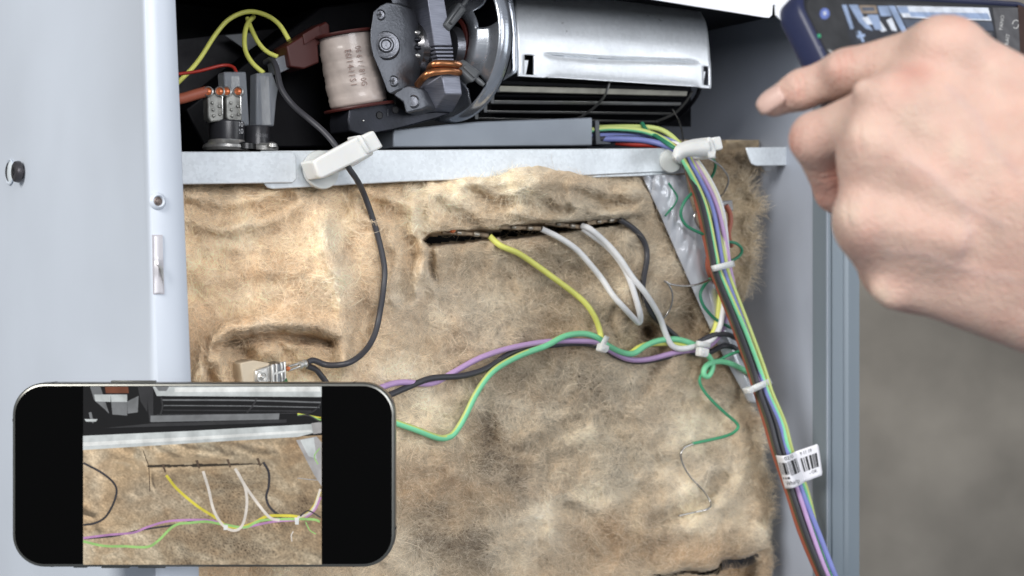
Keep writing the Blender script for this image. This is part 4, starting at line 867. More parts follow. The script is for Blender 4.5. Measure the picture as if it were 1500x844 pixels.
k = pxm(985, .01); c = Q(981, 236, RLB+.001)
mo = MB(); mo.lathe(c, N-T*.3, [(17*k, -.001), (18*k, .0008), (17*k, .0022), (12*k, .003), (.1*k, .0034)], 36); mo.build('base_disc', mat('thin_nylon', (.60, .62, .60, 1), .4, sss=.2), cl, angle=40)
a_out = spline([(985, 228), (989, 216), (1000, 209), (1016, 205), (1038, 202)], 6); a_in = spline([(992, 238), (1001, 231), (1010, 229), (1024, 229), (1042, 228)], 6)
for nm, bb_, th_, sh in (('strap', .026, .003, 0), ('lower_strap', .012, .006, 4)):
    mo = MB(); r = [[Q(*p, bb_), Q(*((p+q)/2), bb_+.0022), Q(*q, bb_)] for p, q in zip(a_out+np.array([0, sh]), a_in+np.array([sh, sh*.6]))]
    mo.grid(r); o = mo.build(nm, M_NYLON, cl, angle=80); so = o.modifiers.new('thickness', 'SOLIDIFY'); so.thickness = th_*.6; so.offset = 0
mo = MB(); mo.prism(QP([(1037, 202), (1042, 200), (1050, 222), (1048, 232), (1040, 232), (1036, 222)], .028), -N*.016); mo.build('collar', M_NYLON, cl, bevel=.001)
mo = MB(); mo.prism(QP([(1043, 202), (1056, 199.5), (1060, 217), (1058, 219), (1048, 221)], .026), -N*.005); mo.build('tail', M_NYLON, cl, bevel=.0008)
def cable_tie(label, L, Rr, wpx, b, head=None, hs=6):
    t_ = thing('cable_tie', label, 'cable tie', 'small white cable ties on the wires')
    A = np.array(L, float); C = np.array(Rr, float); d = C-A; nrm = np.array([-d[1], d[0]])/np.linalg.norm(d)
    rows = []
    for s_ in np.linspace(0, 1, 15):
        p = A+d*s_; bb_ = b+.0042*math.sin(PI*s_)**.6*(np.linalg.norm(d)/28)
        rows.append([Q(*(p-nrm*wpx/2), bb_), Q(*(p+nrm*wpx/2), bb_)])
    m = MB(); m.grid(rows); o = m.build('band', M_NYLON, t_, angle=80); so = o.modifiers.new('thickness', 'SOLIDIFY'); so.thickness = .0009; so.offset = 0
    if head is not None:
        hx, hy, ang = head; ca, sa = math.cos(ang), math.sin(ang)
        m = MB(); m.prism([Q(hx+ca*x-sa*y, hy+sa*x+ca*y, b+.0055) for x, y in ((-hs, -hs*.9), (hs, -hs*.9), (hs*1.1, hs*.4), (hs*.8, hs), (-hs*.8, hs))], -N*.0045); m.build('head', M_NYLON, t_, bevel=.0009)
        m = MB(); m.prism([Q(hx+ca*x-sa*y, hy+sa*x+ca*y, b+.0060) for x, y in ((-hs*.4, -hs*.2), (hs*.4, -hs*.2), (hs*.4, hs*.45), (-hs*.4, hs*.45))], -N*.001); m.build('cut_tail', M_NYLON, t_, bevel=.0004)
    return t_
hb_ = lambda u, v: float(max(0, Hf(np.array(u), np.array(v), False)))
cable_tie('small white cable tie where the yellow wire joins the purple and green wires', (889, 493), (879, 513), 7, hb_(885, 505)+.008, (886, 510, .35), 6.5)
cable_tie('small white cable tie where the harness turns up to the main bundle', (1040, 506), (1020, 503), 8, hb_(1028, 508)+.010, (1032, 516, .2), 7)
cable_tie('upper white cable tie around the main bundle beside the wool edge', (1043, 394), (1075, 386), 9, .0165)
cable_tie('lower white cable tie around the main bundle above the barcode label', (1096, 573), (1129, 558), 9, .021, (1100, 572, -.4), 4.5)

# ================================================================== BARCODE LABEL
lb = thing('barcode_label', 'white paper barcode label folded round the main cable bundle like a flag', 'label')
def S(x, y, lift=0):
    p0 = np.array([1136.5, 667])*(1-y)+np.array([1150, 716])*y; p1 = np.array([1165, 661.5])*(1-y)+np.array([1179, 706])*y; p2 = np.array([1198.5, 650])*(1-y)+np.array([1205, 696])*y
    if x <= 1: p = p0*(1-x)+p1*x+np.array([0, 3.0])*math.sin(PI*x); b = .0325+.0085*math.sin(PI*min(max(x, 0), 1)*.94+.1)
    else: p = p1*(2-x)+p2*(x-1); b = .0325+.0085*math.sin(PI*.94+.1)+.0035*(x-1)**.7+.0012*math.sin((x-1)*PI)*(y-.3)
    return Q(p[0], p[1], b+.0012+lift)
mo = MB(); xs = np.concatenate([np.linspace(0, 1, 22), np.linspace(1.06, 2, 12)])
mo.grid([[S(x if not (x > 1.95 and (y < .04 or y > .96)) else x-.05, y) for x in xs] for y in np.linspace(0, 1, 14)])
M_PAPER = mat('white_label_paper', (.82, .81, .84, 1), .45, var=.03, vscale=90)
pap = mo.build('paper', M_PAPER, lb, angle=80); so = pap.modifiers.new('thickness', 'SOLIDIFY'); so.thickness = .0002; so.offset = 0
bars = MB()
def bar(x0, x1, y0, y1):
    n_ = 5; bars.grid([[S(x0+(x1-x0)*i/2, y0+(y1-y0)*j/n_, .00032) for i in range(3)] for j in range(n_+1)])
for x, w_ in ((.04, .03), (.11, .02), (.17, .02), (.22, .11), (.36, .03), (.42, .02)): bar(x, x+w_, .22, .58)
for x, w_ in ((.50, .025), (.56, .025), (.62, .02), (.67, .13), (.83, .06), (.92, .03)): bar(x, x+w_, .20, .64)
for x, w_ in ((1.12, .07), (1.25, .03), (1.34, .10), (1.52, .10), (1.66, .04), (1.73, .03), (1.79, .09)): bar(x, x+w_, .26, .70)
for x, w_ in ((.05, .05), (.16, .06), (.27, .12)): bar(x, x+w_, .66, .72)
bars.build('barcode', M_INK, pap, smooth=False, recalc=False)
def label_text(txt, xc, yc, size, wx):
    vs, fs = text_mesh(txt, 1.0); mo = MB(); mo.add([S(xc+x*wx, yc-y*size, .00034) for x, y, z in vs], fs); mo.build('printed_text', M_INK, pap, smooth=False, recalc=False)
label_text('02/0', .62, .10, .16, .26); label_text('9 11 19', 1.42, .13, .15, .17); label_text('Whirlp', .46, .86, .19, .24); label_text('- OK', 1.55, .80, .14, .20)

# ================================================================== METAL CONNECTOR AT LOWER LEFT
mc = thing('metal_connector', 'tinned metal sensor connector with cream ceramic block sunk in the wool', 'connector')
hb0 = .002
k = pxm(390, .01)
mo = MB(); mo.prism(QP([(352, 532), (372, 528), (396, 532), (397, 536), (376, 542), (374, 566), (356, 562)], .010), -N*.014); mo.build('ceramic_block', M_CERAM, mc, bevel=.0012)
mo = MB(); mo.prism(QP([(374, 543), (396, 535), (399, 568), (374, 570)], .012), -N*.012); fr = mo.build('front_plate', M_TIN, mc, bevel=.0006)
mo = MB(); mo.lathe(Q(383, 552, .0122), N, [(9*k, 0), (8.6*k, .0009), (6.5*k, .0009), (6*k, .0004), (4*k, .0006), (2*k, .0016), (.1*k, .0016)], 24); mo.build('boss', M_TIN, fr, angle=25)
mo = MB(); mo.prism(QP([(397, 535), (417, 530), (419, 558), (399, 566)], .0135), -N*.011); cb = mo.build('clip_body', mat('dark_tin', (.26, .27, .28, 1), .3, .9, var=.3, vscale=120), mc, bevel=.0006)
for (x0, x1, y0, y1) in ((398, 402, 534, 565), (404, 407, 533, 563), (411, 414, 531, 543), (411.5, 414.5, 546, 560), (416, 419, 530, 556)):
    mo = MB(); mo.prism(QP([(x0, y0), (x1, y0-1), (x1+.7, y1-1), (x0+.7, y1)], .0142), -N*.0015); mo.build('clip_band', M_TIN, cb, bevel=.0003)
mo = MB(); mo.prism(QP([(399, 547), (417, 542), (417, 545), (399, 550)], .0142), -N*.001); mo.build('clip_band', M_TIN, cb)
mo = MB(); mo.lathe(Q(421, 540, .012), N, [(3.5*k, 0), (3.3*k, .001), (.1*k, .0012)], 12); mo.build('copper_rivet', M_COPW, mc)
for (p, q) in (((422, 537), (440, 532)), ((422, 543), (440, 537))):
    mo = MB(); mo.tube([Q(*p, .012), Q(*q, .012)], 1.8*k, 10); mo.build('pin', M_TIN, mc)
mo = MB(); d = Q(450, 531, .012)-Q(438, 535, .012); mo.lathe(Q(438, 535.5, .012), d, [(4.5*k, 0), (6*k, .0003), (6*k, .0012), (4.5*k, .0015), (4.5*k, .0022), (6.2*k, .0025), (6.2*k, .0036), (4.8*k, .0042)], 18); mo.build('crimp_collar', M_TIN, mc, angle=30)
mo = MB(); mo.prism(QP([(404, 557), (420, 554), (423, 563), (405, 566)], .006), -N*.004); mo.build('green_gasket', mat('green_gasket', (.03, .16, .05, 1), .5), mc)

# ================================================================== SMALL PHONE held flat against the panel edge
ph = thing('smartphone', 'black phone lying sideways in front, screen showing a photo of wires on the wool', 'phone')
DP = .5835                                     # depth of its glass
kp_ = DP/F
def G(u, v, d=0): return W(u, v, DP)+np.array([0, -d, 0])
def rrect(x0, y0, x1, y1, r, n=10):
    out = []
    for cx, cy, a0 in ((x1-r, y0+r, -90), (x1-r, y1-r, 0), (x0+r, y1-r, 90), (x0+r, y0+r, 180)):
        for i in range(n+1):
            a = math.radians(a0+90*i/n); out.append((cx+r*math.cos(a), cy+r*math.sin(a)))
    return out
o_ = rrect(17.5, 561, 578.5, 831, 47); i1 = rrect(19.5, 563, 576.5, 829, 45.5); i2 = rrect(22, 565.5, 574, 826.5, 43)
mo = MB(); 
mo.grid([[G(*p, d) for p in ring] for ring, d in ((o_, -.0075), (o_, -.0010), (i1, -.0002), (i2, .0000))], closed=True)
mo.f.append(tuple(range(len(o_)))); mo.m.append(0)
M_TI = mat('dark_titanium', (.17, .17, .155, 1), .3, .85)
mo.build('frame', M_TI, ph, angle=35)
mo = MB(); mo.prism([G(*p, .00005) for p in i2], (0, .0008, 0)); gl = mo.build('glass', mat('black_screen_glass', (.0015, .0015, .0015, 1), .25, spec=.06), ph)
for (x0, x1, y0, y1) in ((160, 225, 558.3, 562), (105, 125, 830, 833.5), (146, 187, 830, 834), (200, 240, 830, 834)):
    mo = MB(); mo.prism([G(x0, y0, -.0022), G(x1, y0, -.0022), G(x1, y1, -.0022), G(x0, y1, -.0022)], (0, .003, 0)); mo.build('side_button', M_TI, ph, bevel=.0002)
for (x, y) in ((75, 561), (518, 561), (75, 831), (518, 831), (17.5, 616), (578.5, 776)):
    mo = MB(); mo.box(G(x, y, -.004), (1.6*kp_, 0, 0) if 561 <= y <= 831 and x in (75, 518) else (.5*kp_, 0, 0), (0, .0031, 0), (0, 0, .4*kp_) if x in (75, 518) else (0, 0, 1.8*kp_)); mo.build('antenna_line', M_INK, ph)
# the displayed photo: flat print, layers a few hundredths of a millimetre apart
def wool_screen():
    m = bpy.data.materials.new('screen_wool'); m.use_nodes = True; nt = m.node_tree; p = nt.nodes['Principled BSDF']
    p.inputs['Base Color'].default_value = (.01, .01, .01, 1); p.inputs['Specular IOR Level'].default_value = .1
    at = nt.nodes.new('ShaderNodeAttribute'); at.attribute_name = 'print'
    nt.links.new(at.outputs['Color'], p.inputs['Emission Color']); p.inputs['Emission Strength'].default_value = 1.0
    return m
SM = [emis('screen_black', lin(10, 10, 12)), wool_screen(), emis('screen_steel', lin(200, 205, 205)), emis('screen_grey', lin(120, 122, 124)), emis('screen_dark_grey', lin(52, 52, 54)), emis('screen_copper', lin(120, 70, 48)),
      emis('screen_yellow', lin(218, 205, 75)), emis('screen_white', lin(226, 218, 208)), emis('screen_charcoal', lin(60, 58, 62)), emis('screen_purple', lin(190, 140, 190)), emis('screen_green', lin(158, 205, 122)), emis('screen_shadow', lin(42, 28, 20)), emis('screen_pale_foil', lin(170, 168, 168)), emis('screen_bright', lin(228, 230, 228)), emis('screen_tan', lin(190, 160, 122)), emis('screen_terminal', lin(92, 76, 62))]
sc_ = MB(); lay = [0]
def Z(x, y): return (x/2.5, 540+y/2.5)
def spoly(pts, m):
    lay[0] += 1; d = .0001+lay[0]*.000012; sc_.add([G(*Z(*p), d) for p in pts], [tuple(range(len(pts)))], m)
def sline(pts, w_, m):
    lay[0] += 1; d = .0001+lay[0]*.000012; P = spline(pts, 8); t_ = np.gradient(P, axis=0); t_ /= np.linalg.norm(t_, axis=1)[:, None]; nn = np.stack([-t_[:, 1], t_[:, 0]], 1)*w_/2
    sc_.grid([[G(*Z(*(p-q)), d), G(*Z(*(p+q)), d)] for p, q in zip(P, nn)], m)
X0, X1, Y0, Y1 = 305, 1178, 65, 718
spoly([(X0, Y0), (X1, Y0), (X1, Y1), (X0, Y1)], 0)
M_PRINT = SM[1]; lay[0] += 1
gy, gx_ = np.meshgrid(np.linspace(0, 1, 190), np.linspace(X0, X1, 330), indexing='ij')
ytop = np.interp(gx_, [X0, 700, 1090, X1], [290, 270, 248, 244]); gyy = ytop+(Y1-ytop)*gy
pu = 625+(gx_-545)*.68; pvv = 341+(gyy-346)*.76; pvs = pvv+(pu-625)*(-.07)+2
Hs = Hf(pu, pvs); dx_ = np.gradient(Hs, axis=1); dy_ = np.gradient(Hs, axis=0)
lum = np.clip(.92+dy_*260-dx_*130, .35, 1.35)*(.86+.30*fbm(pu/3.2, pvs/3.2, 501, 2)); lum = np.where(np.abs(pvs-slit_v(pu)) < 22, np.clip(lum, .75, 1.1), lum); lum = np.where((np.abs(pvs-slit_v(pu)) < .42*slit_w(pu)) & (slit_w(pu) > 1), .07, lum)
pc_ = np.clip(batt_col(pu, pvs)*.74*lum[..., None]*np.array([1.08, 1.0, .90]), 0, .9)
grid_mesh('screen_wool_print', np.stack([(gx_/2.5-750)/F*DP, np.full(gx_.shape, DP-.0001-lay[0]*.000012), CZ+(422-540-gyy/2.5)/F*DP], -1), pc_, M_PRINT, gl)
me_ = bpy.data.objects['screen_wool_print'].data; me_.attributes['wool'].name = 'print'
spoly([(330, 66), (368, 66), (385, 118), (400, 165), (385, 150), (345, 115)], 3); spoly([(345, 95), (405, 95), (405, 122), (350, 120)], 2); spoly([(405, 95), (466, 95), (466, 172), (412, 168)], 3); spoly([(466, 120), (508, 100), (505, 160), (468, 165)], 3); spoly([(405, 95), (466, 95), (466, 122), (408, 122)], 2)
spoly([(385, 66), (470, 66), (472, 90), (388, 90)], 5); spoly([(505, 66), (540, 66), (540, 160), (515, 120)], 4); sline([(330, 160), (338, 190), (345, 195)], 10, 3); spoly([(310, 185), (358, 185), (352, 194), (316, 194)], 2)
spoly([(535, 66), (562, 66), (562, 192), (548, 195)], 4)
spoly([(560, 66), (X1, 66), (X1, 104), (575, 100)], 2); spoly([(570, 66), (620, 66), (610, 82), (582, 82)], 3); spoly([(640, 70), (1170, 66), (1175, 84), (640, 86)], 13)
sline([(590, 115), (900, 116), (1175, 124)], 5, 3); sline([(600, 135), (900, 137), (1170, 142)], 3, 3); sline([(598, 152), (900, 154), (1140, 156)], 4, 4); sline([(575, 168), (900, 166), (1130, 162)], 3, 4)
sline([(940, 108), (930, 130), (905, 162)], 6, 4); sline([(592, 106), (596, 140), (588, 170)], 6, 4); sline([(1175, 130), (1150, 155), (1120, 165)], 4, 4)
spoly([(552, 172), (1024, 164), (1022, 186), (552, 196)], 3); spoly([(560, 200), (1050, 186), (1050, 198), (380, 218)], 4)
spoly([(X0, 246), (700, 228), (1140, 203), (1150, 235), (1092, 250), (700, 273), (X0, 298)], 2); spoly([(X0, 270), (700, 250), (1140, 224), (1146, 232), (700, 262), (X0, 284)], 13)
spoly([(1140, 200), (X1, 195), (X1, 235), (1148, 240)], 12)
for y_, c_ in ((172, 6), (180, 10), (188, 8)): sline([(1090, 165+(y_-172)*.5), (1130, 172), (X1-2, y_+8)], 5, c_)
spoly([(1085, 262), (1160, 248), (X1, 270), (X1, 430), (1150, 388)], 12); spoly([(1100, 262), (1150, 252), (1160, 330), (1130, 320)], 2); sline([(1172, 290), (1152, 320), (1165, 350)], 4, 10)
sline([(526, 300), (536, 330), (545, 356), (548, 400), (550, 450)], 3, 11)
for x_, y_ in ((598, 362), (722, 348), (835, 344), (945, 340)): spoly([(x_-6, y_-12), (x_+4, y_-13), (x_+12, y_+16), (x_+6, y_+18)], 15)
for p_ in ([(900, 440), (960, 420), (1040, 400)], [(1010, 470), (1030, 490), (1060, 480)], [(640, 660), (760, 690), (900, 660)], [(330, 560), (420, 590), (500, 580)], [(1000, 690), (1100, 660), (1150, 650)]): sline(p_, 7, 11) if False else None
sline([(1090, 400), (1130, 405), (1165, 408)], 3, 12)
sline([(X0+2, 345), (380, 385), (425, 430), (422, 480), (390, 540), (350, 565), (X0+2, 572)], 8, 8)
sline([(965, 342), (985, 380), (985, 430), (976, 470), (990, 508), (1032, 545)], 9, 8)
sline([(X0+3, 622), (420, 612), (520, 590), (640, 572), (730, 558), (830, 572)], 7, 8); sline([(X0+2, 620), (400, 608), (490, 600), (540, 580), (620, 558), (740, 553), (800, 560)], 8, 9)
sline([(890, 583), (1000, 560), (1100, 550), (1150, 520), (1175, 470)], 8, 9)
sline([(610, 390), (650, 440), (720, 500), (790, 545), (830, 575), (880, 580), (930, 565), (980, 540), (1060, 538), (1110, 540), (1150, 505), (1172, 450)], 10, 6)
sline([(X0+2, 632), (380, 648), (460, 650), (540, 652), (580, 630), (640, 574), (700, 564), (760, 560), (830, 572), (900, 580), (960, 555), (1080, 550), (1150, 552), (1172, 560)], 9, 10)
sline([(745, 375), (765, 440), (785, 520), (820, 575), (860, 592), (890, 570), (905, 500), (900, 440), (880, 395), (862, 365)], 10, 7)
sline([(862, 365), (900, 430), (950, 500), (990, 545), (1025, 555)], 10, 7); sline([(1090, 545), (1130, 530), (1155, 500), (1174, 440)], 8, 7); sline([(1100, 540), (1130, 520), (1176, 545)], 5, 8)
spoly([(820, 572), (836, 572), (834, 590), (820, 590)], 13); spoly([(1080, 545), (1096, 545), (1095, 570), (1082, 570)], 13); sline([(1075, 595), (1068, 610), (1070, 632)], 4, 7); sline([(1120, 560), (1135, 590), (1158, 605)], 4, 10)
sc_.build('screen_photo', SM, gl, smooth=False, recalc=False)

# ================================================================== HELD PHONE in its dark blue case
hp = thing('smartphone', 'phone in a dark blue case held by the hand, camera screen lit', 'phone')
ux = np.array([.77, .64, .10]); dn = np.array([.283, -.34, -.898]); ux /= np.linalg.norm(ux); dn -= ux*(dn@ux); dn /= np.linalg.norm(dn); nf = np.cross(dn, ux); nf /= np.linalg.norm(nf)
if nf[1] > 0: nf = -nf
TL = W(1154, -20, .472); PW, PHh, PT = .160, .078, .012
def HP(x, y, d=0): return TL+ux*x+dn*y+nf*d           # metres on the phone's face
def hr(ins_, r): return rrect(ins_, ins_, PW-ins_, PHh-ins_, r)
mo = MB(); rings = [(hr(.0012, .010), -.0100), (hr(.0003, .011), -.0092), (hr(0, .0115), -.007), (hr(0, .0115), -.001), (hr(.0006, .011), .0004), (hr(.0016, .0105), .0008), (hr(.0024, .0098), .0002), (hr(.0026, .0096), -.001)]
mo.grid([[HP(*p, d) for p in ring] for ring, d in rings], closed=True); mo.f.append(tuple(range(len(rings[0][0])))); mo.m.append(0)
mo.build('case', mat('navy_case', (.016, .021, .062, 1), .4, var=.08, vscale=60), hp, angle=50)
mo = MB(); mo.prism([HP(*p, -.0002) for p in hr(.0027, .0095)], -nf*.002); mo.build('bezel', mat('black_bezel', (.02, .02, .022, 1), .15), hp)
mo = MB(); mo.prism([HP(*p, -.0001) for p in hr(.0042, .008)], -nf*.0003); hs_ = mo.build('screen', emis('lit_dark_screen', lin(66, 67, 70), .8), hp)
hm = [emis('screen_blue_icon', lin(120, 140, 215), .9), emis('screen_led_green', lin(70, 190, 140), .9), emis('screen_pic_blue', lin(160, 180, 215), .95), emis('screen_pic_white', lin(225, 232, 245), 1), emis('screen_pic_grey', lin(88, 96, 112), 1), emis('screen_pic_tan', lin(150, 135, 120), 1), emis('screen_ui_white', lin(215, 215, 215), .9), emis('screen_panel_grey', lin(92, 92, 96), 1), emis('screen_dark_pic', lin(56, 58, 66), 1), emis('screen_brown_reflect', lin(64, 44, 38), 1)]
def on_phone(u, v):
    """where the photo ray (u,v) meets the phone's face -> (x,y) in metres"""
    r = np.array([(u-750)/F, 1, (422-v)/F]); cc0 = TL-np.array([0, 0, CZ]); D = (cc0@nf)/(r@nf); p = r*D-cc0; return float(p@ux), float(p@dn)
hl_ = [0]; hmB = MB()
def hpoly(pts, m):
    hl_[0] += 1; hmB.add([HP(*on_phone(*p), -.0001+.00005+hl_[0]*.00002) for p in pts], [tuple(range(len(pts)))], m)
hpoly([(1233, 7), (1452, 12), (1470, 120), (1260, 120)], 8)
hpoly([(1233, 7), (1240, 7), (1251, 42), (1246, 43)], 2); hpoly([(1243, 7), (1256, 7), (1268, 30), (1279, 45), (1268, 42), (1258, 32)], 2); hpoly([(1262, 26), (1283, 22), (1299, 45), (1292, 47), (1280, 36), (1270, 36)], 3)
hpoly([(1258, 8), (1283, 8), (1286, 20), (1262, 20)], 5); hpoly([(1262, 11), (1280, 11), (1281, 16), (1264, 16)], 4); hpoly([(1285, 9), (1300, 9), (1306, 24), (1290, 24)], 2); hpoly([(1298, 30), (1306, 26), (1314, 46), (1306, 45)], 3); hpoly([(1270, 22), (1286, 22), (1292, 44), (1282, 44)], 2)
hpoly([(1252, 46), (1258, 45), (1264, 60), (1256, 58)], 4); hpoly([(1254, 52), (1266, 50), (1267, 54), (1256, 56)], 2); hpoly([(1256, 46), (1260, 46), (1266, 62), (1262, 62)], 2)
hpoly([(1300, 9), (1310, 9), (1330, 50), (1322, 50)], 2); hpoly([(1312, 9), (1447, 12), (1452, 31), (1322, 26)], 3); hpoly([(1330, 18), (1446, 20), (1450, 29), (1334, 25)], 2); hpoly([(1313, 10), (1328, 10), (1332, 20), (1317, 20)], 2); hpoly([(1322, 29), (1452, 33), (1455, 46), (1328, 42)], 4); hpoly([(1326, 45), (1452, 48), (1454, 52), (1330, 50)], 7)
hpoly([(1453, 12), (1490, 12), (1496, 130), (1470, 130)], 7); hpoly([(1490, 8), (1506, 8), (1512, 130), (1496, 130)], 9)
hpoly([(1207+7*math.cos(t_)*1.0, 21+8*math.sin(t_)) for t_ in np.linspace(0, 2*PI, 20, endpoint=False)], 0); hpoly([(1207+2.5*math.cos(t_), 20.5+3*math.sin(t_)) for t_ in np.linspace(0, 2*PI, 12, endpoint=False)], 3)
hpoly([(1198.5+2.6*math.cos(t_), 53.5+2.8*math.sin(t_)) for t_ in np.linspace(0, 2*PI, 14, endpoint=False)], 1)
hpoly([(1199, 70), (1201, 70), (1206, 75), (1204, 75.5)], 6); hpoly([(1211, 74), (1214, 74), (1222, 80), (1221, 82)], 6)
for i in range(24):
    if i % 12 < 9:
        t0, t1 = 2*PI*i/24, 2*PI*(i+1)/24; hpoly([(1486+5.2*math.cos(t0), 37+6.4*math.sin(t0)), (1486+5.2*math.cos(t1), 37+6.4*math.sin(t1)), (1486+4*math.cos(t1), 37+5.2*math.sin(t1)), (1486+4*math.cos(t0), 37+5.2*math.sin(t0))], 6)
for txt, u_, v_, ang in (('PANO', 1465, 35, 1.62), ('PORTRAIT', 1472, 70, 1.62)):
    vs, fs = text_mesh(txt, 10.0); hl_[0] += 1; ca, sa = math.cos(ang), math.sin(ang)
    hmB.add([HP(*on_phone(u_+x*.10-y*.75, v_-x*.8-y*.08), .00002+hl_[0]*.00002) for x, y, z in vs], fs, 6)
hmB.build('camera_view', hm, hs_, smooth=False, recalc=False)

# ================================================================== HAND (signed distance field -> surface nets)
def hd(u, v, D): return W(u, v, D)
prims = []; KP = .43/F
def cap(a, b, ra, rb, grp): prims.append((hd(*a), hd(*b), ra*KP, rb*KP, grp))
# metacarpal fan of the back of the hand, knuckle -> wrist
cap((1384, 82, .428), (1560, 205, .424), 52, 78, 'palm'); cap((1312, 165, .425), (1560, 265, .418), 50, 78, 'palm')
cap((1284, 226, .424), (1560, 330, .418), 44, 80, 'palm'); cap((1280, 325, .428), (1550, 400, .423), 50, 80, 'palm')
cap((1335, 405, .434), (1530, 440, .428), 48, 84, 'palm'); cap((1345, 150, .440), (1500, 330, .440), 55, 90, 'palm'); cap((1330, 300, .442), (1520, 360, .440), 60, 90, 'palm')
cap((1560, 300, .425), (1900, 470, .42), 150, 175, 'palm'); cap((1480, 290, .43), (1580, 310, .428), 120, 150, 'palm')
cap((1380, 92, .428), (1316, 160, .427), 48, 46, 'palm'); cap((1304, 178, .427), (1286, 226, .426), 46, 44, 'palm'); cap((1284, 230, .427), (1280, 322, .430), 43, 46, 'palm'); cap((1286, 330, .432), (1326, 400, .436), 46, 46, 'palm')
cap((1370, 170, .424), (1370, 330, .424), 60, 60, 'palm')
# index finger
cap((1384, 82, .428), (1240, 108, .448), 51, 36, 'f1'); cap((1240, 108, .448), (1174, 132, .456), 35, 29.5, 'f1'); cap((1174, 132, .456), (1134, 150, .461), 29.5, 23, 'f1')
# middle finger: knuckle, bent back at the second joint
cap((1312, 160, .427), (1196, 203, .447), 47, 39, 'f2'); cap((1196, 203, .447), (1224, 280, .460), 38, 31, 'f2'); cap((1224, 280, .460), (1262, 318, .464), 30, 25, 'f2')
# ring finger, seen end on
cap((1284, 226, .425), (1276, 268, .449), 43, 36, 'f3'); cap((1276, 268, .449), (1300, 318, .459), 35, 28, 'f3')
# little finger folded under
cap((1280, 325, .429), (1296, 398, .442), 46, 35, 'f4'); cap((1296, 398, .442), (1345, 388, .456), 32, 26, 'f4')
# thumb on the far side, along the phone
cap((1500, 280, .446), (1420, 190, .456), 60, 40, 'f5'); cap((1420, 190, .456), (1370, 150, .459), 38, 34, 'f5'); cap((1370, 150, .459), (1335, 135, .462), 33, 24, 'f5')
# knuckle heads, tendons
rid = []
def ridge(a, b, ra, rb): rid.append((hd(*a), hd(*b), ra*KP, rb*KP))
ridge((1372, 62, .4215), (1402, 68, .4215), 28, 28); ridge((1305, 138, .4195), (1330, 146, .4185), 22, 24); ridge((1268, 198, .4188), (1282, 204, .4180), 20, 22); ridge((1252, 312, .4238), (1268, 322, .4225), 22, 24)
ridge((1262, 130, .4215), (1330, 164, .4160), 9, 12); ridge((1330, 164, .4160), (1420, 236, .4122), 12, 12); ridge((1420, 236, .4122), (1520, 290, .4112), 12, 14)
ridge((1285, 205, .4165), (1400, 290, .4105), 8, 8); ridge((1270, 318, .4200), (1400, 350, .4120), 10, 10)
ridge((1290, 428, .4300), (1304, 436, .4295), 10, 11); ridge((1228, 100, .4418), (1242, 98, .4415), 15, 15)
def seg_sdf(X, a, b, ra, rb):
    ab = b-a; t_ = np.clip(((X-a)@ab)/(ab@ab), 0, 1); return np.linalg.norm(X-a-t_[..., None]*ab, axis=-1)-(ra+(rb-ra)*t_)
def smin(a, b, k_):
    h = np.clip(.5+.5*(b-a)/k_, 0, 1); return b*(1-h)+a*h-k_*h*(1-h)
h_ = .0008
lo = np.array([.074, .375, CZ-.080]); hi = np.array([.236, .492, CZ+.092]); dim = np.ceil((hi-lo)/h_).astype(int)
gx = [lo[i]+h_*np.arange(dim[i]) for i in range(3)]
def eval_group(items, k_, pad=.014):
    vol = np.full(dim, .03, np.float32)
    for a, b, ra, rb in items:
        mn = np.minimum(a, b)-max(ra, rb)-pad; mx = np.maximum(a, b)+max(ra, rb)+pad
        i0 = np.clip(np.floor((mn-lo)/h_).astype(int), 0, dim-1); i1_ = np.clip(np.ceil((mx-lo)/h_).astype(int), 1, dim)
        if np.any(i1_ <= i0): continue
        X = np.stack(np.meshgrid(gx[0][i0[0]:i1_[0]], gx[1][i0[1]:i1_[1]], gx[2][i0[2]:i1_[2]], indexing='ij'), -1).astype(np.float32)
        sl3 = tuple(slice(i0[q], i1_[q]) for q in range(3)); d = seg_sdf(X, a.astype(np.float32), b.astype(np.float32), ra, rb)
        vol[sl3] = smin(vol[sl3], d.astype(np.float32), k_)
    return vol
gset = lambda g_: [p[:4] for p in prims if p[4] == g_]
fing = None
for g_ in ('f1', 'f2', 'f3', 'f4', 'f5'):
    vf = eval_group(gset(g_), .003); fing = vf if fing is None else smin(fing, vf, .0014)
vol = smin(eval_group(gset('palm'), .008), fing, .0045)
vol = smin(vol, eval_group(rid, .004), .0065)
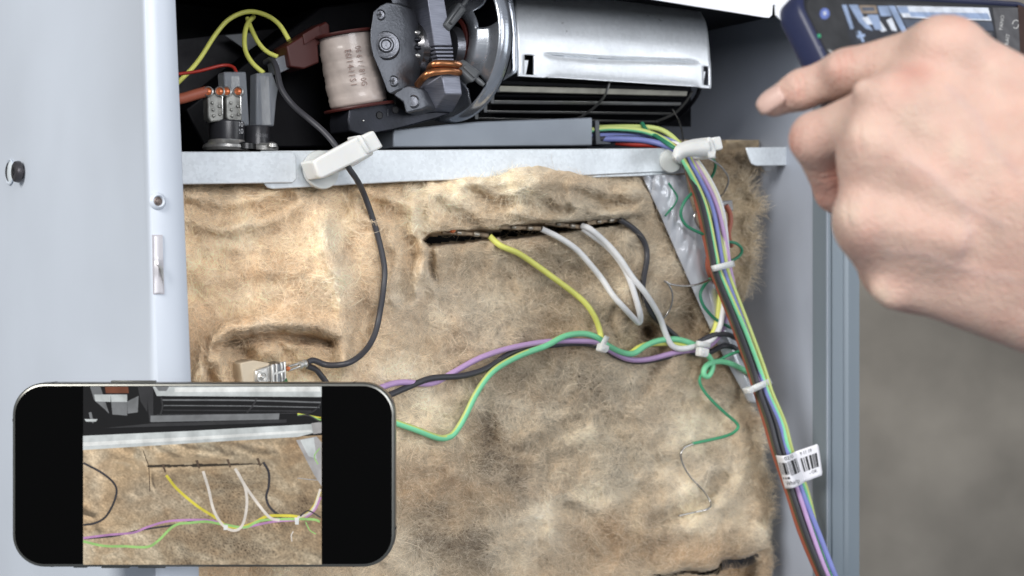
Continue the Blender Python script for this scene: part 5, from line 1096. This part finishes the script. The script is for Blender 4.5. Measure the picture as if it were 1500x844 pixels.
def surface_nets(vol, lo, h_):
    ins_ = vol < 0; nx, ny, nz = vol.shape
    acc = np.zeros((nx-1, ny-1, nz-1, 3), np.float32); cnt = np.zeros((nx-1, ny-1, nz-1), np.float32)
    corners = [(i, j, k2) for i in (0, 1) for j in (0, 1) for k2 in (0, 1)]
    sub = lambda A_, c: A_[c[0]:nx-1+c[0], c[1]:ny-1+c[1], c[2]:nz-1+c[2]]
    for c0 in corners:
        for axx in range(3):
            if c0[axx] == 1: continue
            c1 = list(c0); c1[axx] = 1; c1 = tuple(c1)
            a_, b_ = sub(vol, c0), sub(vol, c1); m = (a_ < 0) != (b_ < 0); t_ = np.where(m, a_/(a_-b_+1e-12), 0)
            for q in range(3): acc[..., q] += m*(c0[q]+(t_ if q == axx else 0))
            cnt += m
    act = cnt > 0; idx = -np.ones(act.shape, int); idx[act] = np.arange(act.sum())
    ijk = np.argwhere(act); V = lo+h_*(ijk+acc[act]/cnt[act][:, None])
    quads = []
    for axx in range(3):
        o1, o2 = [(1, 2), (2, 0), (0, 1)][axx]
        s0 = [slice(1, -1)]*3; s0[axx] = slice(0, -1); s1 = list(s0); s1[axx] = slice(1, None)
        a_ = ins_[tuple(s0)]; b_ = ins_[tuple(s1)]
        pos = np.argwhere(a_ != b_); base = pos+1; base[:, axx] -= 1
        sign = a_[a_ != b_]
        def cell(d1, d2):
            p = base.copy(); p[:, o1] -= d1; p[:, o2] -= d2; return idx[p[:, 0], p[:, 1], p[:, 2]]
        q = np.stack([cell(0, 0), cell(1, 0), cell(1, 1), cell(0, 1)], 1); q[~sign] = q[~sign][:, ::-1]; quads.append(q)
    quads = np.vstack(quads); quads = quads[(quads >= 0).all(1)]; return V, quads
HV, HQ = surface_nets(vol, lo, h_)
# skin
def skin_mat():
    m = bpy.data.materials.new('skin'); m.use_nodes = True; nt = m.node_tree; p = nt.nodes['Principled BSDF']
    at = nt.nodes.new('ShaderNodeAttribute'); at.attribute_name = 'flush_highlight'
    tc = nt.nodes.new('ShaderNodeTexCoord'); n = nt.nodes.new('ShaderNodeTexNoise'); n.inputs['Scale'].default_value = 85; n.inputs['Detail'].default_value = 5
    nt.links.new(tc.outputs['Object'], n.inputs['Vector'])
    r = nt.nodes.new('ShaderNodeMapRange'); r.inputs['From Min'].default_value = .3; r.inputs['From Max'].default_value = .7; r.inputs['To Min'].default_value = .90; r.inputs['To Max'].default_value = 1.08; nt.links.new(n.outputs[0], r.inputs[0])
    s = nt.nodes.new('ShaderNodeVectorMath'); s.operation = 'SCALE'; nt.links.new(at.outputs['Color'], s.inputs[0]); nt.links.new(r.outputs[0], s.inputs['Scale']); nt.links.new(s.outputs[0], p.inputs['Base Color'])
    p.inputs['Roughness'].default_value = .58; p.inputs['Subsurface Weight'].default_value = .22; p.inputs['Subsurface Radius'].default_value = (.0030, .0011, .0006); p.inputs['Subsurface Scale'].default_value = 1; p.inputs['Specular IOR Level'].default_value = .35
    vo = nt.nodes.new('ShaderNodeTexVoronoi'); vo.inputs['Scale'].default_value = 900; n2 = nt.nodes.new('ShaderNodeTexNoise'); n2.inputs['Scale'].default_value = 300; n2.inputs['Detail'].default_value = 4
    nt.links.new(tc.outputs['Object'], vo.inputs['Vector']); nt.links.new(tc.outputs['Object'], n2.inputs['Vector'])
    a = nt.nodes.new('ShaderNodeMath'); a.operation = 'ADD'; nt.links.new(vo.outputs[0], a.inputs[0]); nt.links.new(n2.outputs[0], a.inputs[1])
    bp = nt.nodes.new('ShaderNodeBump'); bp.inputs['Strength'].default_value = .55; bp.inputs['Distance'].default_value = .0005; nt.links.new(a.outputs[0], bp.inputs['Height']); nt.links.new(bp.outputs[0], p.inputs['Normal'])
    return m
M_SKIN = skin_mat()
person = thing('person', "person's bare right hand reaching in from the right, index finger stretched left over a phone", 'person')
base_c = np.array([.58, .392, .320]); red_c = np.array([.55, .265, .21]); pale = np.array([.62, .485, .385])
fl = np.zeros(len(HV)); pv = np.zeros(len(HV))
for (u_, v_, D_, r_, a_) in ((1340, 115, .417, 26, .5), (1160, 205, .446, 18, .6), (1236, 100, .441, 14, .45), (1160, 138, .452, 14, .4), (1225, 260, .45, 30, .7), (1325, 462, .435, 20, .7), (1400, 40, .42, 24, .35), (1245, 350, .424, 22, .25), (1120, 155, .46, 14, .35), (1210, 300, .458, 30, .5), (1265, 400, .44, 22, .4)):
    fl += a_*np.exp(-(np.linalg.norm(HV-hd(u_, v_, D_), axis=1)/(r_*KP*1.3))**2)
for (u_, v_, D_, r_, a_) in ((1270, 195, .416, 16, .6), (1245, 312, .42, 16, .6), (1292, 430, .427, 12, .7), (1360, 190, .411, 14, .5), (1400, 222, .409, 14, .5), (1330, 165, .411, 12, .5)):
    pv += a_*np.exp(-(np.linalg.norm(HV-hd(u_, v_, D_), axis=1)/(r_*KP*1.2))**2)  # knuckle highlights put into the skin colour as pale patches
vein = np.zeros(len(HV))
for path in ([(1330, 232), (1372, 262), (1410, 300), (1470, 330)], [(1300, 370), (1350, 372), (1400, 392), (1480, 410)], [(1390, 130), (1430, 170), (1452, 215), (1490, 250)], [(1410, 300), (1420, 340), (1400, 392)]):
    uvh = np.stack([(HV[:, 0]/HV[:, 1])*F+750, 422-(HV[:, 2]-CZ)/HV[:, 1]*F], 1)
    vein = np.maximum(vein, np.exp(-(polydist(uvh[:, 0], uvh[:, 1], path)/7.0)**2))
crs = np.zeros(len(HV))
for path in ([(1226, 78), (1232, 100), (1230, 122)], [(1236, 76), (1241, 98), (1239, 124)], [(1246, 76), (1250, 96), (1249, 118)], [(1166, 112), (1171, 126), (1170, 142)], [(1174, 108), (1179, 124), (1178, 142)], [(1168, 190), (1160, 204), (1161, 222)], [(1176, 186), (1169, 204), (1170, 226)], [(1185, 250), (1205, 254), (1222, 250)], [(1190, 258), (1208, 262), (1224, 258)], [(1262, 182), (1258, 200), (1262, 222)], [(1242, 300), (1240, 318), (1246, 336)]):
    crs = np.maximum(crs, np.exp(-(polydist(uvh[:, 0], uvh[:, 1], path)/2.4)**2))
front = HV[:, 1] < .452
HV2 = HV+np.array([0, .00055, 0])*(crs*front)[:, None]-np.array([0, .0003, 0])*(vein*front)[:, None]; HV = HV2
mot = fbm(uvh[:, 0]/26, uvh[:, 1]/26, 601, 4)
fl = fl+.30*np.clip(mot, 0, 1)+.35*crs*front; pv = pv+.35*np.clip(-mot, 0, 1)
fl = np.clip(fl, 0, .8)[:, None]; pv = np.clip(pv, 0, .8)[:, None]
cs = base_c*(1-fl)+red_c*fl; cs = cs*(1-pv)+pale*pv; vn = (vein*front)[:, None]*.15; cs = cs*(1-vn)+np.array([.40, .33, .35])*vn
me = np_mesh('hand', HV, HQ, M_SKIN); put_col(me, cs, 'flush_highlight')
hand = link('hand', me, person)
sm = hand.modifiers.new('smooth', 'SMOOTH'); sm.factor = .5; sm.iterations = 3
# fingernail of the index finger
nc_ = hd(1126, 143, .4555); a0 = hd(1150, 128, .4525); tipd = nc_-a0; tipd /= np.linalg.norm(tipd)
outn = np.array([-.30, -.82, .48]); outn -= tipd*(outn@tipd); outn /= np.linalg.norm(outn); sdn = np.cross(tipd, outn)
mo = MB(); rows = []
for i in range(9):
    y_ = -1+2*i/8; wv_ = math.sqrt(max(.05, 1-.55*max(0, y_)**4-.5*max(0, -y_)**4)); rows.append([nc_+tipd*y_*.0052+sdn*x_*.0043*wv_+outn*(.0008-.0022*x_*x_-.0010*max(0, y_)**2) for x_ in np.linspace(-1, 1, 9)])
mo.grid(rows); nl = mo.build('fingernail', mat('nail', (.57, .385, .325, 1), .42, coat=.08, sss=.1), hand, angle=80); so = nl.modifiers.new('thickness', 'SOLIDIFY'); so.thickness = .0005
